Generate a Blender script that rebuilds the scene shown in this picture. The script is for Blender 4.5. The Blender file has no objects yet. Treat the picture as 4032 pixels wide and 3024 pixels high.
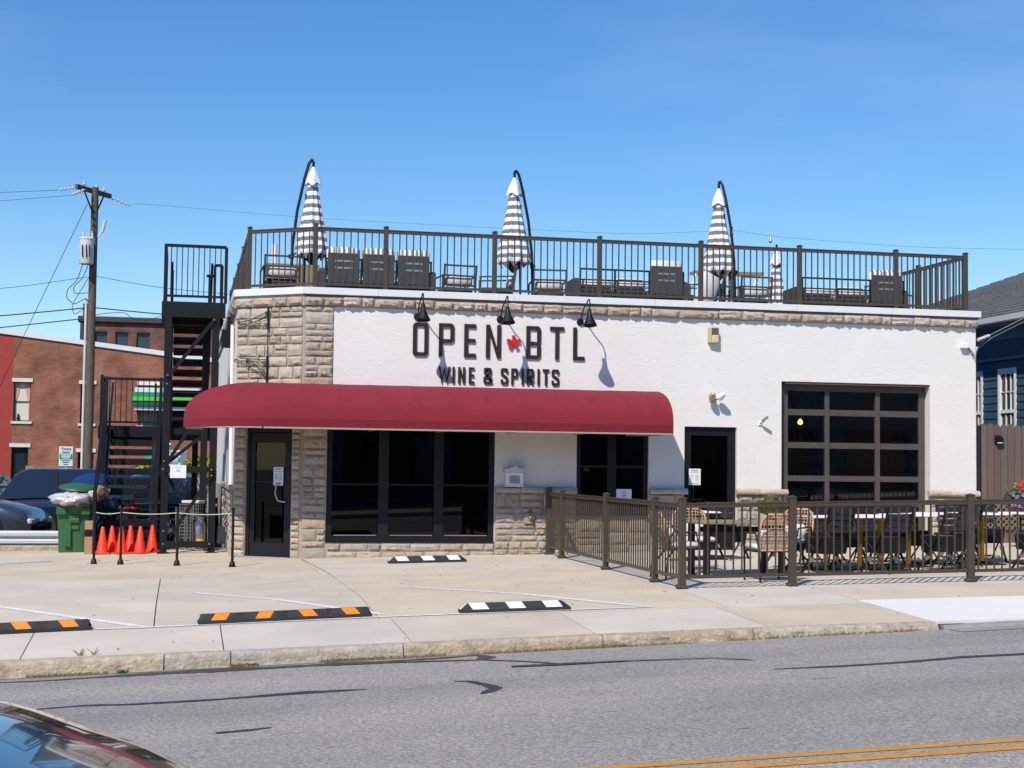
import bpy, bmesh, math, random
from mathutils import Vector, Matrix
random.seed(7)
R_ = math.radians
scene = bpy.context.scene
COL = scene.collection

# ------------------------------------------------------------------ camera
cam = bpy.data.cameras.new('camera'); co = bpy.data.objects.new('camera', cam); COL.objects.link(co)
yaw, pitch, roll = 0.213701686, 0.0539357801, 0.0120737697
Fv = Vector((math.sin(yaw), math.cos(yaw), 0)); Rv = Vector((math.cos(yaw), -math.sin(yaw), 0)); Uv = Vector((0, 0, 1))
F2 = Fv*math.cos(pitch)+Uv*math.sin(pitch); U2 = Uv*math.cos(pitch)-Fv*math.sin(pitch)
R3 = Rv*math.cos(roll)+U2*math.sin(roll); U3 = U2*math.cos(roll)-Rv*math.sin(roll)
co.matrix_world = Matrix(((R3.x, U3.x, -F2.x, 0), (R3.y, U3.y, -F2.y, 0), (R3.z, U3.z, -F2.z, 1.6), (0, 0, 0, 1)))
cam.sensor_width = 36; cam.lens = 6000/4032*36; cam.clip_end = 3000; cam.clip_start = 0.05
scene.camera = co

# ------------------------------------------------------------------ sky and sun
L = Vector((.475, .655, -.86)).normalized()          # direction the sunlight travels
elev = math.asin(-L.z); az = math.atan2(-L.x, -L.y)
world = bpy.data.worlds.new('World'); scene.world = world; world.use_nodes = True
wn = world.node_tree; wn.nodes.clear()
sky = wn.nodes.new('ShaderNodeTexSky'); sky.sky_type = 'NISHITA'; sky.sun_disc = False
sky.sun_elevation = elev; sky.sun_rotation = az % (2*math.pi)
sky.altitude = 0; sky.air_density = 1.0; sky.dust_density = 0.15; sky.ozone_density = 4.0
bg = wn.nodes.new('ShaderNodeBackground'); bg.inputs['Strength'].default_value = 0.10
wo = wn.nodes.new('ShaderNodeOutputWorld')
# thin high cloud wisps mixed into the sky colour
tc = wn.nodes.new('ShaderNodeTexCoord'); mp = wn.nodes.new('ShaderNodeMapping'); mp.inputs['Scale'].default_value = (2.2, 2.2, 9)
nz = wn.nodes.new('ShaderNodeTexNoise'); nz.inputs['Scale'].default_value = 1.3; nz.inputs['Detail'].default_value = 7; nz.inputs['Roughness'].default_value = .55
rp = wn.nodes.new('ShaderNodeValToRGB'); rp.color_ramp.elements[0].position = .50; rp.color_ramp.elements[1].position = .85
rp.color_ramp.elements[0].color = (0, 0, 0, 1); rp.color_ramp.elements[1].color = (.16, .16, .16, 1)
mx = wn.nodes.new('ShaderNodeMix'); mx.data_type = 'RGBA'; mx.inputs['B'].default_value = (7, 7.4, 8, 1)
wn.links.new(tc.outputs['Generated'], mp.inputs[0]); wn.links.new(mp.outputs[0], nz.inputs[0]); wn.links.new(nz.outputs['Fac'], rp.inputs[0])
hsv = wn.nodes.new('ShaderNodeHueSaturation'); hsv.inputs['Hue'].default_value = .504; hsv.inputs['Saturation'].default_value = 1.27; hsv.inputs['Value'].default_value = 1.15
wn.links.new(sky.outputs[0], hsv.inputs['Color'])
wn.links.new(rp.outputs[0], mx.inputs['Factor']); wn.links.new(hsv.outputs[0], mx.inputs['A'])
wn.links.new(mx.outputs['Result'], bg.inputs[0]); wn.links.new(bg.outputs[0], wo.inputs[0])
sl = bpy.data.lights.new('sun', 'SUN'); sl.energy = 4.0; sl.angle = R_(.53); sl.color = (1, .925, .81)
so = bpy.data.objects.new('sun', sl); COL.objects.link(so); so.rotation_euler = L.to_track_quat('-Z', 'Y').to_euler(); so.location = (-20, -30, 40)
scene.view_settings.view_transform = 'Standard'; scene.view_settings.look = 'None'
scene.view_settings.exposure = 0.30; scene.view_settings.gamma = 1; scene.view_settings.use_curve_mapping = False
scene.cycles.max_bounces = 7; scene.cycles.transparent_max_bounces = 12; scene.cycles.caustics_reflective = False; scene.cycles.caustics_refractive = False
scene.cycles.use_denoising = True

# ------------------------------------------------------------------ materials
MATS = {}
def mat(name, col, rough=.7, metal=0, var=0, vscale=6, bump=0, bscale=40, rnd=0, stretch=(1, 1, 1), bdetail=4, spec=None, col2=None, coat=0, emit=None):
    m = bpy.data.materials.new(name); MATS[name] = m; m.use_nodes = True
    n = m.node_tree; b = n.nodes['Principled BSDF']
    b.inputs['Base Color'].default_value = (*col, 1); b.inputs['Roughness'].default_value = rough; b.inputs['Metallic'].default_value = metal
    if spec is not None: b.inputs['Specular IOR Level'].default_value = spec
    if coat: b.inputs['Coat Weight'].default_value = coat; b.inputs['Coat Roughness'].default_value = .03
    if emit: b.inputs['Emission Color'].default_value = (*emit[0], 1); b.inputs['Emission Strength'].default_value = emit[1]
    t = n.nodes.new('ShaderNodeTexCoord'); mp = n.nodes.new('ShaderNodeMapping'); mp.inputs['Scale'].default_value = stretch
    n.links.new(t.outputs['Object'], mp.inputs[0]); m['map'] = mp.name
    src = None
    if var or col2:
        z = n.nodes.new('ShaderNodeTexNoise'); z.inputs['Scale'].default_value = vscale; z.inputs['Detail'].default_value = 6; z.inputs['Roughness'].default_value = .62
        n.links.new(mp.outputs[0], z.inputs[0])
        r = n.nodes.new('ShaderNodeValToRGB'); r.color_ramp.elements[0].position = .3; r.color_ramp.elements[1].position = .72
        c2 = col2 if col2 else tuple(c*(1-var) for c in col); c1 = col if col2 else tuple(min(1, c*(1+var*.5)) for c in col)
        r.color_ramp.elements[0].color = (*c2, 1); r.color_ramp.elements[1].color = (*c1, 1)
        n.links.new(z.outputs['Fac'], r.inputs[0]); src = r.outputs[0]
        n.links.new(src, b.inputs['Base Color'])
    if rnd:
        oi = n.nodes.new('ShaderNodeObjectInfo'); hs = n.nodes.new('ShaderNodeHueSaturation')
        mr = n.nodes.new('ShaderNodeMapRange'); mr.inputs['To Min'].default_value = 1-rnd; mr.inputs['To Max'].default_value = 1+rnd*.6
        n.links.new(oi.outputs['Random'], mr.inputs['Value']); n.links.new(mr.outputs[0], hs.inputs['Value'])
        mu = n.nodes.new('ShaderNodeMath'); mu.operation = 'MULTIPLY'; mu.inputs[1].default_value = 7.31
        fr = n.nodes.new('ShaderNodeMath'); fr.operation = 'FRACT'; mr2 = n.nodes.new('ShaderNodeMapRange')
        mr2.inputs['To Min'].default_value = .6; mr2.inputs['To Max'].default_value = 1.12
        n.links.new(oi.outputs['Random'], mu.inputs[0]); n.links.new(mu.outputs[0], fr.inputs[0]); n.links.new(fr.outputs[0], mr2.inputs['Value']); n.links.new(mr2.outputs[0], hs.inputs['Saturation'])
        if src: n.links.new(src, hs.inputs['Color'])
        else: hs.inputs['Color'].default_value = (*col, 1)
        n.links.new(hs.outputs[0], b.inputs['Base Color'])
    if bump:
        z = n.nodes.new('ShaderNodeTexNoise'); z.inputs['Scale'].default_value = bscale; z.inputs['Detail'].default_value = bdetail
        n.links.new(mp.outputs[0], z.inputs[0])
        bu = n.nodes.new('ShaderNodeBump'); bu.inputs['Strength'].default_value = 1; bu.inputs['Distance'].default_value = bump
        n.links.new(z.outputs['Fac'], bu.inputs['Height']); n.links.new(bu.outputs[0], b.inputs['Normal'])
    return m

M_STUCCO = mat('white_stucco', (.72, .705, .675), .85, var=.05, vscale=1.2)
def stucco_nodes(m):
    n = m.node_tree; b = n.nodes['Principled BSDF']
    t = n.nodes.new('ShaderNodeTexCoord'); mp = n.nodes.new('ShaderNodeMapping'); mp.inputs['Scale'].default_value = (1, 1, 2.1); mp.inputs['Rotation'].default_value = (0, .12, 0)
    z0 = n.nodes.new('ShaderNodeTexNoise'); z0.inputs['Scale'].default_value = 3.5; z0.inputs['Detail'].default_value = 2
    ad = n.nodes.new('ShaderNodeMixRGB'); ad.blend_type = 'ADD'; ad.inputs[0].default_value = .28
    v = n.nodes.new('ShaderNodeTexVoronoi'); v.feature = 'DISTANCE_TO_EDGE'; v.inputs['Scale'].default_value = 4.6
    r = n.nodes.new('ShaderNodeValToRGB'); r.color_ramp.elements[0].position = .0; r.color_ramp.elements[1].position = .16; r.color_ramp.elements[0].color = (.5,.5,.5,1)
    z1 = n.nodes.new('ShaderNodeTexNoise'); z1.inputs['Scale'].default_value = 3.3; z1.inputs['Detail'].default_value = 3
    r1 = n.nodes.new('ShaderNodeValToRGB'); r1.color_ramp.elements[0].position = .38; r1.color_ramp.elements[1].position = .55; r1.color_ramp.elements[0].color = (.35,.35,.35,1)
    z2 = n.nodes.new('ShaderNodeTexNoise'); z2.inputs['Scale'].default_value = 26; z2.inputs['Detail'].default_value = 5
    L_ = n.links.new
    L_(t.outputs['Object'], mp.inputs[0]); L_(mp.outputs[0], z0.inputs[0]); L_(mp.outputs[0], ad.inputs[1]); L_(z0.outputs['Color'], ad.inputs[2]); L_(ad.outputs[0], v.inputs['Vector'])
    L_(v.outputs['Distance'], r.inputs[0]); L_(mp.outputs[0], z1.inputs[0]); L_(z1.outputs['Fac'], r1.inputs[0]); L_(mp.outputs[0], z2.inputs[0])
    mm = n.nodes.new('ShaderNodeMath'); mm.operation = 'MAXIMUM'; L_(r.outputs[0], mm.inputs[0]); L_(r1.outputs[0], mm.inputs[1])
    ma = n.nodes.new('ShaderNodeMath'); ma.operation = 'MULTIPLY_ADD'; L_(z2.outputs['Fac'], ma.inputs[0]); ma.inputs[1].default_value = .45; L_(mm.outputs[0], ma.inputs[2])
    bu = n.nodes.new('ShaderNodeBump'); bu.inputs['Strength'].default_value = .7; bu.inputs['Distance'].default_value = .0045
    L_(ma.outputs[0], bu.inputs['Height']); L_(bu.outputs[0], b.inputs['Normal'])
stucco_nodes(M_STUCCO)
M_STONE = mat('tan_stone', (.53, .43, .335), .9, var=.24, vscale=9, bump=.010, bscale=34, rnd=.17, bdetail=6)
M_MORTAR = mat('mortar', (.40, .355, .30), .95, var=.2, vscale=12, bump=.004, bscale=90)
M_CAP = mat('white_fascia', (.68, .70, .73), .45, var=.03)
M_TRIMBROWN = mat('brown_fascia', (.13, .085, .07), .7, var=.2)
M_BLACK = mat('black_metal', (.008, .008, .011), .5, var=.3, vscale=8, spec=.3)
M_DARKFRAME = mat('window_frame_black', (.009, .009, .012), .5, spec=.3)
M_BRONZE = mat('bronze_aluminium', (.062, .047, .034), .42, var=.12, vscale=20)
M_GARFRAME = mat('garage_frame_bronze', (.075, .062, .056), .5, var=.15)
M_AWN = mat('maroon_canvas', (.20, .010, .026), .92, var=.10, vscale=3, bump=.0012, bscale=300)
M_AWNTRIM = mat('awning_frame', (.35, .30, .25), .6)
M_CONC = mat('concrete', (.57, .485, .385), .9, var=.15, vscale=.9, bump=.003, bscale=60, rnd=.05)
M_CURB = mat('curb_concrete', (.45, .375, .285), .95, var=.38, vscale=9, bump=.02, bscale=28, rnd=.07, bdetail=8)
M_WCONC = mat('new_white_concrete', (.70, .69, .67), .9, var=.06, vscale=2)
M_GUTTER = mat('gutter_concrete', (.27, .27, .26), .9, var=.2, vscale=5)
M_DIRT = mat('joint_dirt', (.055, .045, .035), 1, var=.4)
M_GROUND = mat('ground', (.16, .16, .13), 1, var=.3, vscale=.2)
M_TAR = mat('crack_sealant', (.035, .035, .042), .45, var=.2)
M_YELLOWP = mat('yellow_line_paint', (.55, .25, .035), .8, var=.25, vscale=18)
M_WHITEP = mat('white_line_paint', (.72, .71, .70), .8, var=.22, vscale=14)
M_BLUEP = mat('blue_line_paint', (.16, .42, .70), .8, var=.3, vscale=10)
M_RUBBER = mat('black_rubber', (.022, .023, .026), .7, var=.2, bump=.004, bscale=60)
M_ORANGEP = mat('orange_reflector', (.75, .23, .015), .45, var=.1, vscale=30)
M_WHITER = mat('white_reflector', (.75, .76, .78), .45, var=.08, vscale=30)
M_CONE = mat('orange_cone_plastic', (.85, .045, .012), .5, var=.06)
M_GREENP = mat('green_plastic', (.028, .115, .040), .5, var=.1, vscale=5)
M_BLUEPL = mat('blue_plastic', (.01, .035, .13), .35)
M_BAG = mat('clear_plastic_bag', (.52, .50, .53), .28, var=.25, vscale=7, bump=.03, bscale=9)
M_CARD = mat('cardboard', (.38, .24, .13), .9, var=.12)
M_PAPER = mat('paper', (.72, .74, .78), .8)
M_YPAPER = mat('yellow_paper', (.55, .48, .22), .8)
M_INK = mat('ink', (.03, .03, .035), .8)
M_ORINK = mat('orange_ink', (.55, .25, .12), .8)
M_SIGNBR = mat('dark_brown_letter', (.022, .012, .011), .45)
M_RED = mat('red_letter', (.55, .008, .012), .5)
M_WHITE = mat('white_paint', (.78, .78, .78), .5)
M_GREY = mat('grey_metal', (.35, .36, .37), .4, metal=.6)
M_STEEL = mat('steel', (.55, .56, .58), .28, metal=.9)
M_TAN = mat('tan_fixture', (.50, .44, .30), .6)
M_TANLENS = mat('fixture_lens', (.62, .52, .30), .5)
M_DKTAN = mat('dark_fixture', (.10, .09, .06), .5)
M_BRASS = mat('brass', (.55, .30, .05), .22, metal=.95)
M_RATTAN = mat('rattan', (.52, .32, .19), .7, var=.2, vscale=30)
M_CUSH = mat('light_cushion', (.62, .60, .60), .9, var=.1, vscale=6)
M_WOOD = mat('weathered_wood', (.25, .20, .13), .85, var=.3, vscale=5, stretch=(1, 8, 8))
M_POLEWOOD = mat('pole_wood', (.135, .10, .075), .95, var=.45, vscale=5, stretch=(6, 6, .6), bump=.01, bscale=20)
M_FENCEW = mat('brown_fence_wood', (.155, .095, .09), .8, var=.18, vscale=7, stretch=(6, 6, .5), rnd=.12)
M_SIDING = mat('blue_siding', (.022, .062, .115), .75, var=.1)
M_FRIEZE = mat('blue_frieze', (.085, .145, .23), .7, var=.08)
M_WTRIM = mat('white_trim', (.72, .74, .76), .6)
M_CURTAIN = mat('green_curtain', (.20, .27, .19), .9, var=.35, vscale=3, stretch=(1, 9, .3))
M_PINKC = mat('pink_curtain', (.62, .30, .26), .9)
M_CREAM = mat('cream_curtain', (.62, .60, .50), .9)
M_LINTEL = mat('cream_stone', (.66, .64, .56), .8, var=.1)
M_REDWALL = mat('red_painted_brick', (.34, .045, .035), .85, var=.12, vscale=2)
M_DARKBR = mat('dark_cornice', (.06, .045, .045), .8)
M_DKGLASS = mat('dark_window_glass', (.02, .028, .04), .08, spec=.6)
M_CARGLASS = mat('car_glass', (.012, .016, .024), .05, spec=.9)
M_NAVY = mat('navy_car_paint', (.008, .018, .045), .25, coat=1)
M_BLKCAR = mat('black_car_paint', (.004, .005, .008), .16, coat=1)
M_GREYCAR = mat('grey_car_paint', (.055, .065, .085), .28, metal=.4, coat=1)
M_WHITECAR = mat('white_car_paint', (.72, .73, .75), .3, coat=1)
M_TYRE = mat('tyre', (.018, .018, .018), .85)
M_CHROME = mat('chrome', (.7, .7, .72), .12, metal=1)
M_TAIL = mat('tail_light', (.42, .012, .015), .2, coat=1)
M_HEAD = mat('head_light', (.55, .58, .62), .12, coat=1)
M_WICK = mat('grey_wicker', (.05, .05, .055), .75, var=.25, vscale=40)
M_ASPH2 = mat('parking_asphalt', (.10, .10, .105), .9, var=.15, vscale=4)
M_GREENAW = mat('green_awning', (.0, .26, .13), .5)
M_LIME = mat('lime_stripe', (.10, .52, .05), .5)
M_DKGREEN = mat('dark_green_awning', (.005, .10, .05), .5)
M_TEAL = mat('teal_print', (.0, .22, .20), .6)
M_LTBLUE = mat('pale_sign', (.62, .74, .74), .5)
M_SOIL = mat('dark_interior', (.22, .19, .17), .9, var=.3)
M_BOOTH = mat('red_booth', (.34, .05, .03), .6, var=.3, vscale=5)
M_BOOTHTOP = mat('tan_booth_top', (.55, .38, .2), .7, var=.3, vscale=9)
M_BULB = mat('lamp_bulb', (1, .5, .1), .5, emit=((1, .30, .04), 9))
M_TRANSF = mat('transformer_grey', (.60, .62, .62), .45, var=.08)
M_CERAM = mat('porcelain', (.55, .50, .47), .3)
M_WIRE = mat('black_cable', (.02, .02, .022), .6)
M_YWIRE = mat('pale_rope', (.45, .58, .42), .7)
M_DRY = mat('dry_weeds', (.30, .20, .08), .95, rnd=.3)
M_ROOFSH = mat('grey_shingle', (.115, .118, .122), .9, var=.45, vscale=8, rnd=.12)
M_SLATE = mat('slate_interior', (.30, .38, .46), .8, var=.15)
M_OPP = mat('opposite_painted_brick', (.20, .26, .34), .9, var=.3, vscale=2)

def leaf_mat(name, c, c2):
    m = mat(name, c, .6, col2=c2, vscale=5)
    return m
M_LEAFY = leaf_mat('yellow_green_leaves', (.42, .33, .015), (.10, .14, .012))
M_LEAFG = leaf_mat('green_leaves', (.055, .10, .02), (.02, .045, .01))
M_LEAFP = leaf_mat('grey_green_leaves', (.26, .27, .12), (.10, .12, .05))
M_LEAFI = leaf_mat('indoor_leaves', (.05, .22, .12), (.02, .08, .05))
M_FLR = mat('red_petals', (.65, .03, .02), .6); M_FLP = mat('purple_petals', (.38, .20, .62), .6)

# asphalt of the street: aggregate speckle, stains, worn patches
M_ROAD = mat('street_asphalt', (.25, .24, .25), .88)
def road_nodes(m):
    n = m.node_tree; b = n.nodes['Principled BSDF']; L_ = n.links.new
    t = n.nodes.new('ShaderNodeTexCoord')
    v = n.nodes.new('ShaderNodeTexNoise'); v.inputs['Scale'].default_value = 75; v.inputs['Detail'].default_value = 5; v.inputs['Roughness'].default_value = .75
    r = n.nodes.new('ShaderNodeValToRGB'); e = r.color_ramp.elements
    e[0].position = .40; e[0].color = (.15, .142, .135, 1); e[1].position = .60; e[1].color = (.50, .475, .445, 1)
    k = r.color_ramp.elements.new(.5); k.color = (.30, .285, .268, 1)
    v2 = n.nodes.new('ShaderNodeTexNoise'); v2.inputs['Scale'].default_value = 34; v2.inputs['Detail'].default_value = 4; v2.inputs['Roughness'].default_value = .7
    av = n.nodes.new('ShaderNodeMath'); av.operation = 'MULTIPLY_ADD'; av.inputs[1].default_value = .55; sb = n.nodes.new('ShaderNodeMath'); sb.operation = 'MULTIPLY_ADD'; sb.inputs[1].default_value = .45; sb.inputs[2].default_value = 0
    L_(t.outputs['Object'], v.inputs[0]); L_(t.outputs['Object'], v2.inputs[0]); L_(v2.outputs['Fac'], sb.inputs[0]); L_(v.outputs['Fac'], av.inputs[0]); L_(sb.outputs[0], av.inputs[2]); L_(av.outputs[0], r.inputs[0])
    z = n.nodes.new('ShaderNodeTexNoise'); z.inputs['Scale'].default_value = .55; z.inputs['Detail'].default_value = 5
    mp = n.nodes.new('ShaderNodeMapping'); mp.inputs['Scale'].default_value = (.35, 1.3, 1); L_(t.outputs['Object'], mp.inputs[0]); L_(mp.outputs[0], z.inputs[0])
    r2 = n.nodes.new('ShaderNodeValToRGB'); r2.color_ramp.elements[0].position = .3; r2.color_ramp.elements[1].position = .7
    r2.color_ramp.elements[0].color = (.74, .74, .76, 1); r2.color_ramp.elements[1].color = (1.12, 1.10, 1.08, 1)
    L_(z.outputs['Fac'], r2.inputs[0])
    mu = n.nodes.new('ShaderNodeMixRGB'); mu.blend_type = 'MULTIPLY'; mu.inputs[0].default_value = 1; L_(r.outputs[0], mu.inputs[1]); L_(r2.outputs[0], mu.inputs[2])
    # small dark oil drips stretched along the lane
    mp3 = n.nodes.new('ShaderNodeMapping'); mp3.inputs['Scale'].default_value = (1.2, 6, 1); z3 = n.nodes.new('ShaderNodeTexNoise'); z3.inputs['Scale'].default_value = 2.2; z3.inputs['Detail'].default_value = 6
    r3 = n.nodes.new('ShaderNodeValToRGB'); r3.color_ramp.elements[0].position = .67; r3.color_ramp.elements[1].position = .73
    r3.color_ramp.elements[0].color = (1, 1, 1, 1); r3.color_ramp.elements[1].color = (.45, .43, .42, 1)
    L_(t.outputs['Object'], mp3.inputs[0]); L_(mp3.outputs[0], z3.inputs[0]); L_(z3.outputs['Fac'], r3.inputs[0])
    m2 = n.nodes.new('ShaderNodeMixRGB'); m2.blend_type = 'MULTIPLY'; m2.inputs[0].default_value = 1; L_(mu.outputs[0], m2.inputs[1]); L_(r3.outputs[0], m2.inputs[2])
    L_(m2.outputs[0], b.inputs['Base Color'])
    bu = n.nodes.new('ShaderNodeBump'); bu.inputs['Distance'].default_value = .006; L_(v.outputs['Fac'], bu.inputs['Height']); L_(bu.outputs[0], b.inputs['Normal'])
road_nodes(M_ROAD)

# brick for the far buildings (bricks are a pixel or two there)
def brick_mat(name, c1, c2, mort, bw=.22, bh=.075):
    m = mat(name, c1, .9); n = m.node_tree; b = n.nodes['Principled BSDF']; L_ = n.links.new
    t = n.nodes.new('ShaderNodeTexCoord'); mp = n.nodes.new('ShaderNodeMapping'); mp.inputs['Rotation'].default_value = (math.pi/2, 0, 0)
    br = n.nodes.new('ShaderNodeTexBrick'); br.inputs['Scale'].default_value = 1; br.inputs['Brick Width'].default_value = bw; br.inputs['Row Height'].default_value = bh
    br.inputs['Mortar Size'].default_value = .009; br.inputs['Color1'].default_value = (*c1, 1); br.inputs['Color2'].default_value = (*c2, 1); br.inputs['Mortar'].default_value = (*mort, 1)
    br.inputs['Bias'].default_value = -.1
    L_(t.outputs['Object'], mp.inputs[0]); L_(mp.outputs[0], br.inputs[0])
    z = n.nodes.new('ShaderNodeTexNoise'); z.inputs['Scale'].default_value = 1.1; z.inputs['Detail'].default_value = 8; L_(t.outputs['Object'], z.inputs[0])
    r = n.nodes.new('ShaderNodeValToRGB'); r.color_ramp.elements[0].color = (.55, .5, .5, 1); r.color_ramp.elements[1].color = (1.35, 1.3, 1.25, 1); r.color_ramp.elements[0].position = .3; r.color_ramp.elements[1].position = .7
    L_(z.outputs['Fac'], r.inputs[0]); mu = n.nodes.new('ShaderNodeMixRGB'); mu.blend_type = 'MULTIPLY'; mu.inputs[0].default_value = 1
    L_(br.outputs[0], mu.inputs[1]); L_(r.outputs[0], mu.inputs[2]); L_(mu.outputs[0], b.inputs['Base Color'])
    return m
M_BRICK = brick_mat('old_brick', (.30, .115, .065), (.20, .075, .05), (.26, .15, .11))
M_BRICK2 = brick_mat('dark_old_brick', (.20, .09, .07), (.14, .06, .05), (.13, .08, .07))

# stripes printed on the parasol fabric and cushions
def stripe_mat(name, axis, period, ca, cb, seam=False):
    m = mat(name, ca, .85); n = m.node_tree; b = n.nodes['Principled BSDF']; L_ = n.links.new
    t = n.nodes.new('ShaderNodeTexCoord'); sp = n.nodes.new('ShaderNodeSeparateXYZ'); L_(t.outputs['Object'], sp.inputs[0])
    d = n.nodes.new('ShaderNodeMath'); d.operation = 'DIVIDE'; d.inputs[1].default_value = period; L_(sp.outputs[axis], d.inputs[0])
    f = n.nodes.new('ShaderNodeMath'); f.operation = 'FRACT'; L_(d.outputs[0], f.inputs[0])
    g_ = n.nodes.new('ShaderNodeMath'); g_.operation = 'GREATER_THAN'; g_.inputs[1].default_value = .5; L_(f.outputs[0], g_.inputs[0])
    mx = n.nodes.new('ShaderNodeMixRGB'); mx.inputs[1].default_value = (*ca, 1); mx.inputs[2].default_value = (*cb, 1); L_(g_.outputs[0], mx.inputs[0]); L_(mx.outputs[0], b.inputs['Base Color'])
    return m
M_UMB = stripe_mat('striped_parasol_fabric', 'Z', .15, (.74, .74, .76), (.16, .165, .19))
M_SCUSH = stripe_mat('striped_cushion', 'X', .085, (.70, .69, .70), (.17, .18, .21))

# window glass: dark tint, sharp reflection, lets the interior show
def glass_mat(name, tint, base=.0, ior=1.5):
    m = bpy.data.materials.new(name); m.use_nodes = True; n = m.node_tree; n.nodes.clear(); L_ = n.links.new
    o = n.nodes.new('ShaderNodeOutputMaterial'); tr = n.nodes.new('ShaderNodeBsdfTransparent'); tr.inputs[0].default_value = (*tint, 1)
    gl = n.nodes.new('ShaderNodeBsdfGlossy'); gl.inputs['Roughness'].default_value = .01
    fr = n.nodes.new('ShaderNodeFresnel'); fr.inputs[0].default_value = ior
    mx = n.nodes.new('ShaderNodeMixShader'); L_(fr.outputs[0], mx.inputs[0]); L_(tr.outputs[0], mx.inputs[1]); L_(gl.outputs[0], mx.inputs[2]); L_(mx.outputs[0], o.inputs[0])
    return m
M_GLASS = glass_mat('window_glass', (.66, .70, .72), ior=1.6)
M_TGLASS = glass_mat('tinted_glass', (.16, .165, .17), ior=1.45)

# ------------------------------------------------------------------ mesh helpers
class MB:
    def __init__(s): s.v = []; s.f = []
    def add(s, vs, fs):
        o = len(s.v); s.v += [tuple(p) for p in vs]; s.f += [tuple(i+o for i in f) for f in fs]; return s
    def box(s, x0, y0, z0, x1, y1, z1):
        return s.add([(x0, y0, z0), (x1, y0, z0), (x1, y1, z0), (x0, y1, z0), (x0, y0, z1), (x1, y0, z1), (x1, y1, z1), (x0, y1, z1)],
                     [(0, 3, 2, 1), (4, 5, 6, 7), (0, 1, 5, 4), (1, 2, 6, 5), (2, 3, 7, 6), (3, 0, 4, 7)])
    def bbox(s, x0, y0, z0, x1, y1, z1, b=.01):     # box with chamfered edges
        c = ((x0+x1)/2, (y0+y1)/2, (z0+z1)/2); h = (abs(x1-x0)/2, abs(y1-y0)/2, abs(z1-z0)/2); b = min(b, *[k*.9 for k in h])
        vs = []; idx = {}
        for sx in (-1, 1):
            for sy in (-1, 1):
                for sz in (-1, 1):
                    for a in range(3):
                        d = [h[0]-b, h[1]-b, h[2]-b]; d[a] = h[a]
                        idx[(sx, sy, sz, a)] = len(vs); vs.append((c[0]+sx*d[0], c[1]+sy*d[1], c[2]+sz*d[2]))
        fs = []
        for a in range(3):
            o = [k for k in range(3) if k != a]
            for sg in (-1, 1):
                q = []
                for (p, r) in ((-1, -1), (1, -1), (1, 1), (-1, 1)):
                    t = [0, 0, 0]; t[a] = sg; t[o[0]] = p; t[o[1]] = r; q.append(idx[(*t, a)])
                if (sg > 0) == (a == 1): q.reverse()
                fs.append(q)
        for a in range(3):                             # edges along axis a
            o = [k for k in range(3) if k != a]
            for p in (-1, 1):
                for r in (-1, 1):
                    t0 = [0, 0, 0]; t1 = [0, 0, 0]; t0[a] = -1; t1[a] = 1
                    for t in (t0, t1): t[o[0]] = p; t[o[1]] = r
                    fs.append([idx[(*t0, o[0])], idx[(*t1, o[0])], idx[(*t1, o[1])], idx[(*t0, o[1])]])
        for sx in (-1, 1):
            for sy in (-1, 1):
                for sz in (-1, 1): fs.append([idx[(sx, sy, sz, 0)], idx[(sx, sy, sz, 1)], idx[(sx, sy, sz, 2)]])
        return s.add(vs, fs)
    def obox(s, p0, p1, w, h, up=(0, 0, 1)):          # bar from p0 to p1, w across, h along 'up'
        p0 = Vector(p0); p1 = Vector(p1); d = (p1-p0).normalized(); u = Vector(up)
        if abs(d.dot(u)) > .98: u = Vector((0, 1, 0))
        sd = d.cross(u).normalized(); u = sd.cross(d).normalized()
        vs = []
        for p in (p0, p1):
            for a, b in ((-1, -1), (1, -1), (1, 1), (-1, 1)): vs.append(p+sd*a*w/2+u*b*h/2)
        return s.add(vs, [(0, 1, 2, 3), (7, 6, 5, 4), (0, 4, 5, 1), (1, 5, 6, 2), (2, 6, 7, 3), (3, 7, 4, 0)])
    def tube(s, pts, r, n=8, cap=True):
        pts = [Vector(p) for p in pts]; rings = []; m = len(pts)
        u = None
        for i, p in enumerate(pts):
            d = (pts[min(i+1, m-1)]-pts[max(i-1, 0)]).normalized()
            if u is None:
                u = Vector((0, 0, 1)) if abs(d.z) < .9 else Vector((1, 0, 0))
            sd = d.cross(u).normalized(); u = sd.cross(d).normalized()
            rr = r[i] if isinstance(r, (list, tuple)) else r
            rings.append([p+(sd*math.cos(2*math.pi*k/n)+u*math.sin(2*math.pi*k/n))*rr for k in range(n)])
        vs = [q for g in rings for q in g]; fs = []
        for i in range(m-1):
            for k in range(n): fs.append((i*n+k, i*n+(k+1) % n, (i+1)*n+(k+1) % n, (i+1)*n+k))
        if cap: fs.append(tuple(range(n))[::-1]); fs.append(tuple((m-1)*n+k for k in range(n)))
        return s.add(vs, fs)
    def lathe(s, prof, c=(0, 0, 0), n=16, a0=0, a1=2*math.pi, sx=1, sy=1):
        full = abs(a1-a0-2*math.pi) < 1e-6; k = n if full else n+1; vs = []
        for (r, z) in prof:
            for i in range(k):
                a = a0+(a1-a0)*i/n; vs.append((c[0]+r*math.cos(a)*sx, c[1]+r*math.sin(a)*sy, c[2]+z))
        fs = []
        for j in range(len(prof)-1):
            for i in range(n):
                fs.append((j*k+i, j*k+(i+1) % k, (j+1)*k+(i+1) % k, (j+1)*k+i))
        if full and prof[0][0] > 1e-5: fs.append(tuple(range(n))[::-1])
        if full and prof[-1][0] > 1e-5: fs.append(tuple((len(prof)-1)*k+i for i in range(n)))
        return s.add(vs, fs)
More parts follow.
